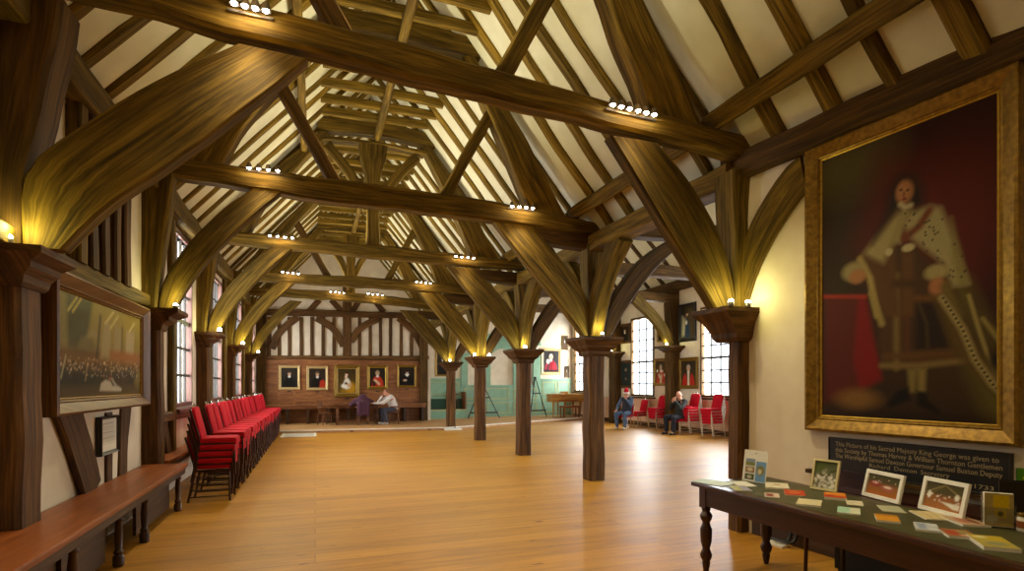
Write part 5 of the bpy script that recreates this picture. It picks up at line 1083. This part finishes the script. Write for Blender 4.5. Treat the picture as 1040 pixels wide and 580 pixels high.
bm = bmesh.new(); gb(bm, 6.2, 10.1, .0, .14, 3.42, 3.56, .02); gb(bm, 6.2, 10.1, .0, .07, 3.56, 3.9); obj('cornice', bm, GREEN, pg)
bm = bmesh.new()
def mould(x0, x1, z0, z1):
    for a in ((x0, x1, z0, z0+.03), (x0, x1, z1-.03, z1), (x0, x0+.03, z0+.03, z1-.03), (x1-.03, x1, z0+.03, z1-.03)): gb(bm, a[0], a[1], .05, .065, a[2], a[3])
for x0, x1 in ((6.35, 7.2), (7.45, 8.5), (8.75, 9.9)): mould(x0, x1, .25, .75); mould(x0, x1, .9, 1.4)
for x0, x1 in ((10.2, 10.9), (11.0, 11.6), (4.7, 6.1)): mould(x0, x1, 1.1, 1.7); mould(x0, x1, .25, .95)
obj('mouldings', bm, GREENL, pg)
# raised pew
t = thing('pew', 'green panelled pew with dark interior at the left of the aisle end', 'pew', (5.45, YG-.5, .1))
obj('front_panel', bmbox(-.8, .8, -.30, -.26, 0, .34), GREEN, t); obj('top_rail', bmbox(-.82, .82, -.33, -.24, .34, .39), GREENL, t)
obj('side_panel', bmbox(-.82, -.77, -.26, .44, 0, .95), GREEN, t); obj('side_panel', bmbox(.77, .82, -.26, .44, 0, 1.15), TABLEOAK, t)
obj('back_rail', bmbox(-.77, .77, .30, .44, .84, .92), GREEN, t); obj('recess', bmbox(-.77, .77, .36, .42, .05, .84), cloth('dark_green', '#2c4636', '#385442'), t); obj('seat', bmbox(-.77, .77, .0, .36, .32, .37), GREEN, t); obj('step', bmbox(-.8, .8, -.5, -.3, 0, .14), GREEN, t)
def windsor(name, label, loc, rz, group=None, m=TABLEOAK):
    t = thing(name, label, 'chair', loc, rz, group)
    bm = bmesh.new(); lathe(bm, [(.15, .42), (.205, .43), (.21, .455), (.17, .462)], n=20); obj('seat', bm, m, t, smooth=True)
    bm = bmesh.new(); a = [(.24*math.cos(PI*k/12), .02+.20*math.sin(PI*k/12), .66) for k in range(13)]; tube(bm, [(.25, -.16, .655)]+a+[(-.25, -.16, .655)], .02, 8); obj('arm_bow', bm, m, t, smooth=True)
    bm = bmesh.new(); tube(bm, [(.15*math.cos(PI*k/10), .19+.02*math.sin(PI*k/10), .66+.24*math.sin(PI*k/10)**.6) for k in range(11)], .016, 8); obj('back_bow', bm, m, t, smooth=True)
    bm = bmesh.new()
    for k in range(1, 12, 1): x, y, z = a[k]; cyl(bm, (x*.8, y*.85, .45), (x, y, z), .010, n=6)
    for k in range(-2, 3): cyl(bm, (k*.05, .20, .66), (k*.05, .21, .88), .009, n=6)
    obj('spindles', bm, m, t)
    for x in (-.14, .14):
        for y in (-.13, .14): bm = bmesh.new(); lathe(bm, [(.014, 0), (.02, .1), (.016, .2), (.024, .28), (.016, .43)], n=8); bmesh.ops.transform(bm, matrix=Matrix.Translation((x*1.3, y*1.3, 0)) @ Matrix.Rotation(-x*.35, 4, 'Y') @ Matrix.Rotation(y*.35, 4, 'X'), verts=bm.verts); obj('leg', bm, m, t, smooth=True)
    bm = bmesh.new(); cyl(bm, (-.17, -.16, .18), (-.17, .17, .18), .011); cyl(bm, (.17, -.16, .18), (.17, .17, .18), .011); cyl(bm, (-.17, 0, .18), (.17, 0, .18), .011); obj('stretcher', bm, m, t)
    return t
windsor('wooden_chair', 'dark wooden armchair standing inside the green pew', (5.75, YG-.35, .47), .3)
# keyboard instrument and stool
p = onZ(578, 423.5, .1)
t = thing('square_piano', 'honey coloured grand-shaped piano with open papers on its lid', 'piano', (10.75, 23.1, .1), .12)
t.scale = (1.0, 1.0, 1.1)
oc = [(-.85, -.42), (.85, -.42), (.85, .42), (-.2, .42), (-.55, .36), (-.76, .2), (-.85, -.05)]
def prism(pts, z0, z1):
    bm = bmesh.new(); a = [bm.verts.new((x, y, z0)) for x, y in pts]; b = [bm.verts.new((x, y, z1)) for x, y in pts]; bm.faces.new(a[::-1]); bm.faces.new(b); n = len(pts)
    for k in range(n): bm.faces.new((a[k], a[(k+1) % n], b[(k+1) % n], b[k]))
    return uvbox(bm)
obj('case', prism(oc, .62, .92), WALNUT, t); obj('lid', prism([(x*1.02, y*1.03) for x, y in oc], .92, .95), WALNUT, t); obj('key_slip', bmbox(-.5, .5, -.46, -.42, .66, .72), BENCHTOP, t)
for x, y in ((-.72, -.32), (.72, -.32), (.72, .3), (-.1, .3), (-.1, -.32)): bm = bmesh.new(); lathe(bm, [(.025, 0), (.03, .04), (.025, .08), (.05, .56), (.055, .62)], (x, y, 0), 10); obj('leg', bm, WALNUT, t, smooth=True)
obj('music_rest', bmbox(-.2, .2, -.1, -.08, .95, 1.05), WALNUT, t)
tag(obj('sheet_music', bmbox(10.3, 10.75, 22.9, 23.25, 1.147, 1.17), PAPER), 'small pile of white papers lying on the piano lid', 'papers')
t = thing('piano_stool', 'long reddish wooden stool with square legs before the piano', 'stool', (10.75, 22.4, .1), .12)
obj('seat', bmbox(-.45, .45, -.16, .16, .44, .52, .015), BENCHTOP, t)
for x in (-.40, .40):
    for y in (-.13, .13): obj('leg', bmbox(x-.025, x+.025, y-.025, y+.025, 0, .44), TABLEOAK, t)
def easel(label, x, y, h, wd, rz, extra=False):
    t = thing('easel', label, 'easel', (x, y, .1), rz, 'black easels before the green panelling')
    for s in (-1, 1):
        bm = bmesh.new(); tube(bm, [(s*wd/2, -.25, 0), (s*.05, 0, h)], .022, 6); obj('leg', bm, BLACK, t)
    bm = bmesh.new(); tube(bm, [(0, .4, 0), (0, 0, h)], .018, 6); obj('rear_leg', bm, BLACK, t)
    for f in (.17, .62):
        hw = wd/2*(1-f)+.05*f; bm = bmesh.new(); box(bm, -hw*1.05, hw*1.05, -.25*(1-f)-.05, -.25*(1-f)-.02, h*f-.03, h*f+.03); obj('shelf' if f < .3 else 'crossbar', bm, BLACK, t)
    if extra:
        bm = bmesh.new(); ball(bm, (0, 0, h+.05), .07); obj('lamp_head', bm, BLACK, t, smooth=True)
    return t
easel('wide black easel standing behind the fourth arcade post', 6.95, 23.35, 1.45, 1.45, 0); easel('narrow black easel with round head left of the piano', 9.5, 23.45, 1.72, .95, .3, True)

# ============================================================ TABLE ON THE PLATFORM
t = thing('oak_table', 'dark oak refectory table with stretchers on the far platform', 'table', (1.48, 21.45, .1))
obj('tabletop', bmbox(-.85, .85, -.38, .38, .70, .76, .008), TABLEOAK, t)
bm = bmesh.new(); box(bm, -.75, .75, -.30, -.27, .6, .7); box(bm, -.75, .75, .27, .30, .6, .7); obj('apron', uvbox(bm), TABLEOAK, t)
for x in (-.70, .70):
    for y in (-.28, .28):
        bm = bmesh.new(); box(bm, x-.045, x+.045, y-.045, y+.045, 0, .16); box(bm, x-.045, x+.045, y-.045, y+.045, .56, .70); lathe(bm, [(.04, .16), (.055, .24), (.03, .34), (.05, .45), (.04, .56)], (x, y, 0), 12); obj('leg', bm, TABLEOAK, t)
bm = bmesh.new(); box(bm, -.7, .7, -.30, -.26, .08, .14); box(bm, -.7, .7, .26, .30, .08, .14); obj('stretcher', uvbox(bm), TABLEOAK, t)
GC = 'wooden armchairs at the far table'
windsor('wooden_chair', 'empty dark wooden armchair at the left end of the far table', (.33, 21.2, .1), PI/2+.5, GC)
windsor('wooden_chair', 'wooden armchair under the purple coat shape at the far table', (1.65, 20.9, .1), PI+.1, GC)
windsor('wooden_chair', 'wooden armchair carrying the woman in the white top', (2.78, 20.95, .1), -PI/2-.1, GC)

# ============================================================ PEOPLE
def remeshed(name, bm, vox, mat, parent, it=6):
    me = bpy.data.meshes.new('tmp'); bm.to_mesh(me); bm.free(); o = bpy.data.objects.new('tmp', me); COL.objects.link(o)
    m = o.modifiers.new('r', 'REMESH'); m.mode = 'VOXEL'; m.voxel_size = vox
    s = o.modifiers.new('s', 'SMOOTH'); s.factor = 0.5; s.iterations = it
    dg = bpy.context.evaluated_depsgraph_get(); dg.update(); nm = bpy.data.meshes.new_from_object(o.evaluated_get(dg)); nm.name = name
    bpy.data.objects.remove(o); bpy.data.meshes.remove(me)
    for p in nm.polygons: p.use_smooth = True
    q = bpy.data.objects.new(name, nm); COL.objects.link(q); q.data.materials.clear(); q.data.materials.append(mat); q.parent = parent; return q
def limb(bm, p, q, r1, r2):
    p, q = V(p), V(q); cyl(bm, p, q, r1, r2, 12); ball(bm, p, r1, seg=12); ball(bm, q, r2, seg=12)
def hand(bm, wr, d, up):
    d = V(d).normalized(); up = V(up); up = (up-d*up.dot(d)).normalized(); sd = d.cross(up)
    pc = V(wr)+d*.055
    R = Matrix((( d.x, sd.x, up.x, 0), (d.y, sd.y, up.y, 0), (d.z, sd.z, up.z, 0), (0, 0, 0, 1)))
    ball(bm, pc, .055, .042, .018, 12, R)
    for k, (o, L) in enumerate(((-.03, .058), (-.01, .072), (.01, .068), (.03, .052))):
        a = pc+d*.04+sd*o; b = a+d*L*.55-up*.010; c = b+d*L*.3-up*.03; limb(bm, a, b, .011, .010); limb(bm, b, c, .010, .008)
    a = pc-sd*.03-d*.01; b = a-sd*.03+d*.03-up*.008; c = b+d*.028-up*.006; limb(bm, a, b, .013, .011); limb(bm, b, c, .011, .009)
def person(label, loc, rz, J, mats, group=None, hair=None, hat=False, bald=False, vest=None, apron=None):
    """J: joints in the local frame, facing -y, ground at z=0"""
    t = thing('person', label, 'person', loc, rz, group); j = {k: V(v) for k, v in J.items()}
    hd, nk, ch, pv = j['head'], j['neck'], j['chest'], j['pelvis']; fw = V(J.get('face', (0, -1, 0))).normalized(); side = fw.cross(V((0, 0, 1))).normalized(); upv = side.cross(fw)
    FR = Matrix(((side.x, -fw.x, upv.x, 0), (side.y, -fw.y, upv.y, 0), (side.z, -fw.z, upv.z, 0), (0, 0, 0, 1)))
    bm = bmesh.new()
    ball(bm, hd, .076, .094, .115, 20, FR); ball(bm, hd+fw*.035-upv*.06, .052, .055, .055, 14, FR)
    ball(bm, hd+fw*.100-upv*.012, .015, .022, .024, 10, FR)
    for s in (-1, 1): ball(bm, hd+side*s*.078-upv*.005, .012, .022, .032, 10, FR)
    ball(bm, hd+fw*.088-upv*.052, .026, .012, .010, 10, FR)
    limb(bm, hd-upv*.07, nk, .055, .058); limb(bm, nk, ch, .07, .13); limb(bm, ch, pv, .14, .15); limb(bm, (j['shl']+ch)/2, (j['shr']+ch)/2, .11, .11)
    for s in 'lr':
        limb(bm, j['sh'+s], j['el'+s], .055, .042); limb(bm, j['el'+s], j['wr'+s], .042, .028); hand(bm, j['wr'+s], J.get('hd'+s, j['wr'+s]-j['el'+s]), J.get('hu'+s, (0, 0, 1)))
        limb(bm, j['hip'+s], j['kn'+s], .088, .060); limb(bm, j['kn'+s], j['an'+s], .058, .036); limb(bm, j['an'+s], j['an'+s]+V((0, -.14, -.04)), .035, .028)
    remeshed('body', bm, .0075, mats['skin'], t, 4)
    bm = bmesh.new(); limb(bm, ch+V((0, 0, .02)), pv+V((0, 0, .02)), .160, .175); limb(bm, (nk+ch)/2, ch, .10, .15); limb(bm, j['shl'], j['shr'], .085, .085)
    for s in 'lr': limb(bm, j['sh'+s], j['el'+s], .078, .062); limb(bm, j['el'+s], j['el'+s].lerp(j['wr'+s], .88), .062, .045)
    remeshed('shirt', bm, .013, mats['top'], t)
    if vest:
        bm = bmesh.new(); limb(bm, ch+V((0, 0, .03)), pv+V((0, 0, .04)), .178, .192); limb(bm, j['shl'].lerp(j['shr'], .12), j['shr'].lerp(j['shl'], .12), .094, .094); remeshed('vest', bm, .013, vest, t)
    bm = bmesh.new(); limb(bm, pv, pv+V((0, 0, .06)), .168, .155)
    for s in 'lr': limb(bm, j['hip'+s], j['kn'+s], .112, .082); limb(bm, j['kn'+s], j['an'+s]+V((0, 0, .03)), .080, .062)
    remeshed('trousers', bm, .013, mats['legs'], t)
    for s in 'lr':
        a = j['an'+s]; bm = bmesh.new(); ball(bm, V((a.x, a.y+.01, .045)), .045, .055, .045, 12); ball(bm, V((a.x, a.y-.10, .038)), .048, .095, .038, 14); limb(bm, a, (a.x, a.y, .05), .045, .045); remeshed('shoe', bm, .010, mats['shoe'], t, 3)
    for s in (-1, 1): bm = bmesh.new(); ball(bm, hd+fw*.083+side*s*.03+upv*.018, .010, .008, .006, 8, FR); obj('eye', bm, BLACK, t, smooth=True)
    if hair:
        bm = bmesh.new(); ball(bm, hd-fw*.022+upv*.030, .086, .096, .105, 18, FR)
        if bald: bmesh.ops.delete(bm, geom=[v for v in bm.verts if (v.co-hd).dot(upv) > .06 or (v.co-hd).dot(fw) > .0], context='VERTS')
        else: bmesh.ops.delete(bm, geom=[v for v in bm.verts if (v.co-hd).dot(fw) > .045 and (v.co-hd).dot(upv) < .075], context='VERTS'); 
        obj('hair', bm, hair, t, smooth=True)
    if hat:
        bm = bmesh.new(); bmesh.ops.create_uvsphere(bm, u_segments=4, v_segments=3, radius=.001, matrix=Matrix.Translation(hd))
        bm.clear()
        tube(bm, smoothpts([hd+upv*.06-fw*.01, hd+upv*.16-fw*.03, hd+upv*.20-fw*.10, hd+upv*.13-fw*.19, hd+upv*.02-fw*.22], 2), .01, 6); bm.clear()
        pts = smoothpts([hd+upv*.055-fw*.015, hd+upv*.15-fw*.03, hd+upv*.19-fw*.09, hd+upv*.12-fw*.17, hd-upv*.02-fw*.19], 2); rs = np.interp(np.linspace(0, 1, len(pts)), [0, .3, .7, 1], [.096, .075, .04, .018])
        for a, b, r1, r2 in zip(pts, pts[1:], rs, rs[1:]): limb(bm, a, b, r1, r2)
        remeshed('hat', bm, .011, RED, t)
        bm = bmesh.new()
        for k in range(20): q = 2*PI*k/20; ball(bm, hd+upv*.055+side*.090*math.cos(q)-fw*(.012+.10*math.sin(q)), .026, seg=8)
        remeshed('hat_trim', bm, .012, WHITE, t); bm = bmesh.new(); ball(bm, hd-upv*.05-fw*.19, .04, seg=12); obj('pompom', bm, WHITE, t, smooth=True)
    return t
DENIM = cloth('denim', '#3c4c62', '#52647c'); GREYD = cloth('grey_vest', '#24242a', '#30303a'); BLUES = cloth('blue_shirt', '#44566e', '#586c86'); DARKJ = cloth('dark_jacket', '#1c1c18', '#2a2a24'); DARKT = cloth('dark_trousers', '#14131a', '#201f28'); CREAMS = cloth('white_top', '#c8bfb4', '#dad2c8'); SLATE = cloth('slate_trousers', '#35343f', '#454452'); HGREY = cloth('grey_hair', '#8a8278', '#a49c92'); HBROWN = cloth('brown_hair', '#6a4428', '#84583a'); SHOEW = plain('pale_shoe', '#b8b4ae', '#ccc8c2', .7); SHOED = plain('dark_shoe', '#14110e', '#1e1a16', .5)
base = dict(pelvis=(0, .04, .56), chest=(0, .06, .94), neck=(0, .02, 1.12), head=(0, -.03, 1.24), hipl=(.10, .0, .54), hipr=(-.10, .0, .54), knl=(.17, -.42, .53), knr=(-.17, -.42, .53), anl=(.17, -.40, .08), anr=(-.17, -.40, .08), shl=(.19, .06, 1.04), shr=(-.19, .06, 1.04))
def J(**k): d = dict(base); d.update(k); return d
# man with the red hat
m1 = onZ(630, 436, 0); a1 = math.radians(-58); f1 = V((math.sin(a1), -math.cos(a1), 0)); c1 = V((m1.x, m1.y, 0))-f1*.42
person('seated man in red fur-trimmed hat, grey vest, blue sleeves and jeans, hand at chin', (c1.x, c1.y, 0), a1, J(chest=(0, .12, .92), neck=(0, .09, 1.10), head=(.0, .04, 1.23), face=(.35, -1, -.15), ell=(.27, -.12, .84), wrl=(.10, -.16, 1.06), hdl=(-.5, .3, .8), hul=(0, -1, 0), elr=(-.30, -.02, .80), wrr=(-.22, -.28, .66), hdr=(0, -1, -.25), anl=(.20, -.46, .08), anr=(-.14, -.40, .08)), dict(skin=SKIN, top=BLUES, legs=DENIM, shoe=SHOEW), hat=True, vest=GREYD)
put(proto2, used2, c1.x, c1.y+.02, 0, a1, 'red chair on which the man in the red hat sits', 'red chairs under seated people')
# person in dark jacket
y2 = onX(690, 400, 10.95).y; c2 = V((10.95, y2, 0))
person('seated grey-haired person in dark jacket and trousers, hands raised to the mouth', tuple(c2), -PI/2+.15, J(chest=(0, .06, .94), face=(0, -1, -.1), head=(0, -.02, 1.25), ell=(.24, -.16, .82), wrl=(.05, -.24, 1.06), hdl=(-.3, .25, .8), hul=(0, -1, 0), elr=(-.24, -.16, .82), wrr=(-.06, -.24, 1.04), hdr=(.3, .25, .8), hur=(0, -1, 0)), dict(skin=SKIN, top=DARKJ, legs=DARKT, shoe=SHOED), hair=HGREY, bald=True)
put(proto2, used2, c2.x+.03, c2.y, 0, -PI/2+.15, 'red chair on which the person in dark jacket sits', 'red chairs under seated people')
# woman at the far table
person('seated woman in white top and slate trousers leaning on the far table', (2.76, 20.95, .1), -PI/2+.1, J(chest=(0, -.10, .92), neck=(0, -.18, 1.08), head=(0, -.27, 1.18), face=(.1, -1, -.2), shl=(.18, -.12, 1.02), shr=(-.18, -.12, 1.02), ell=(.24, -.44, .80), wrl=(.12, -.78, .79), hdl=(-.3, -1, 0), elr=(-.22, -.50, .82), wrr=(-.08, -.38, 1.06), hdr=(.3, .2, .9), hur=(0, -1, 0), knl=(.18, -.38, .53), anl=(.22, -.30, .08), anr=(-.1, -.36, .08)), dict(skin=SKIN, top=CREAMS, legs=SLATE, shoe=SHOEW), hair=HBROWN)
# purple coat shape standing in for a blurred person seen from behind
bm = bmesh.new()
M_ = lambda x, y, z: V((1.65+x, 20.9+y, .1+z))
ball(bm, M_(0, .02, .86), .33, .17, .17, 16); ball(bm, M_(0, -.0, 1.0), .17, .14, .12, 14); limb(bm, M_(-.28, .02, .84), M_(-.40, .16, .74), .10, .08); limb(bm, M_(.28, .02, .84), M_(.44, .16, .76), .10, .08)
limb(bm, M_(-.12, -.20, .80), M_(-.13, -.22, .42), .10, .10); limb(bm, M_(.12, -.20, .80), M_(.13, -.22, .42), .10, .10); limb(bm, M_(0, -.2, .80), M_(0, -.22, .44), .10, .10); ball(bm, M_(0, -.1, .8), .25, .14, .14, 14)
o = remeshed('coat', bm, .016, PURPLE, None, 6); tag(o, 'purple coat shape for a blurred person in the armchair at the far table', 'coat')
# remove unused chair prototypes that never got a place
for f_, p_ in ((used, proto), (used2, proto2)):
    if not f_[0]:
        for c_ in list(p_.children): bpy.data.objects.remove(c_)
        bpy.data.objects.remove(p_)
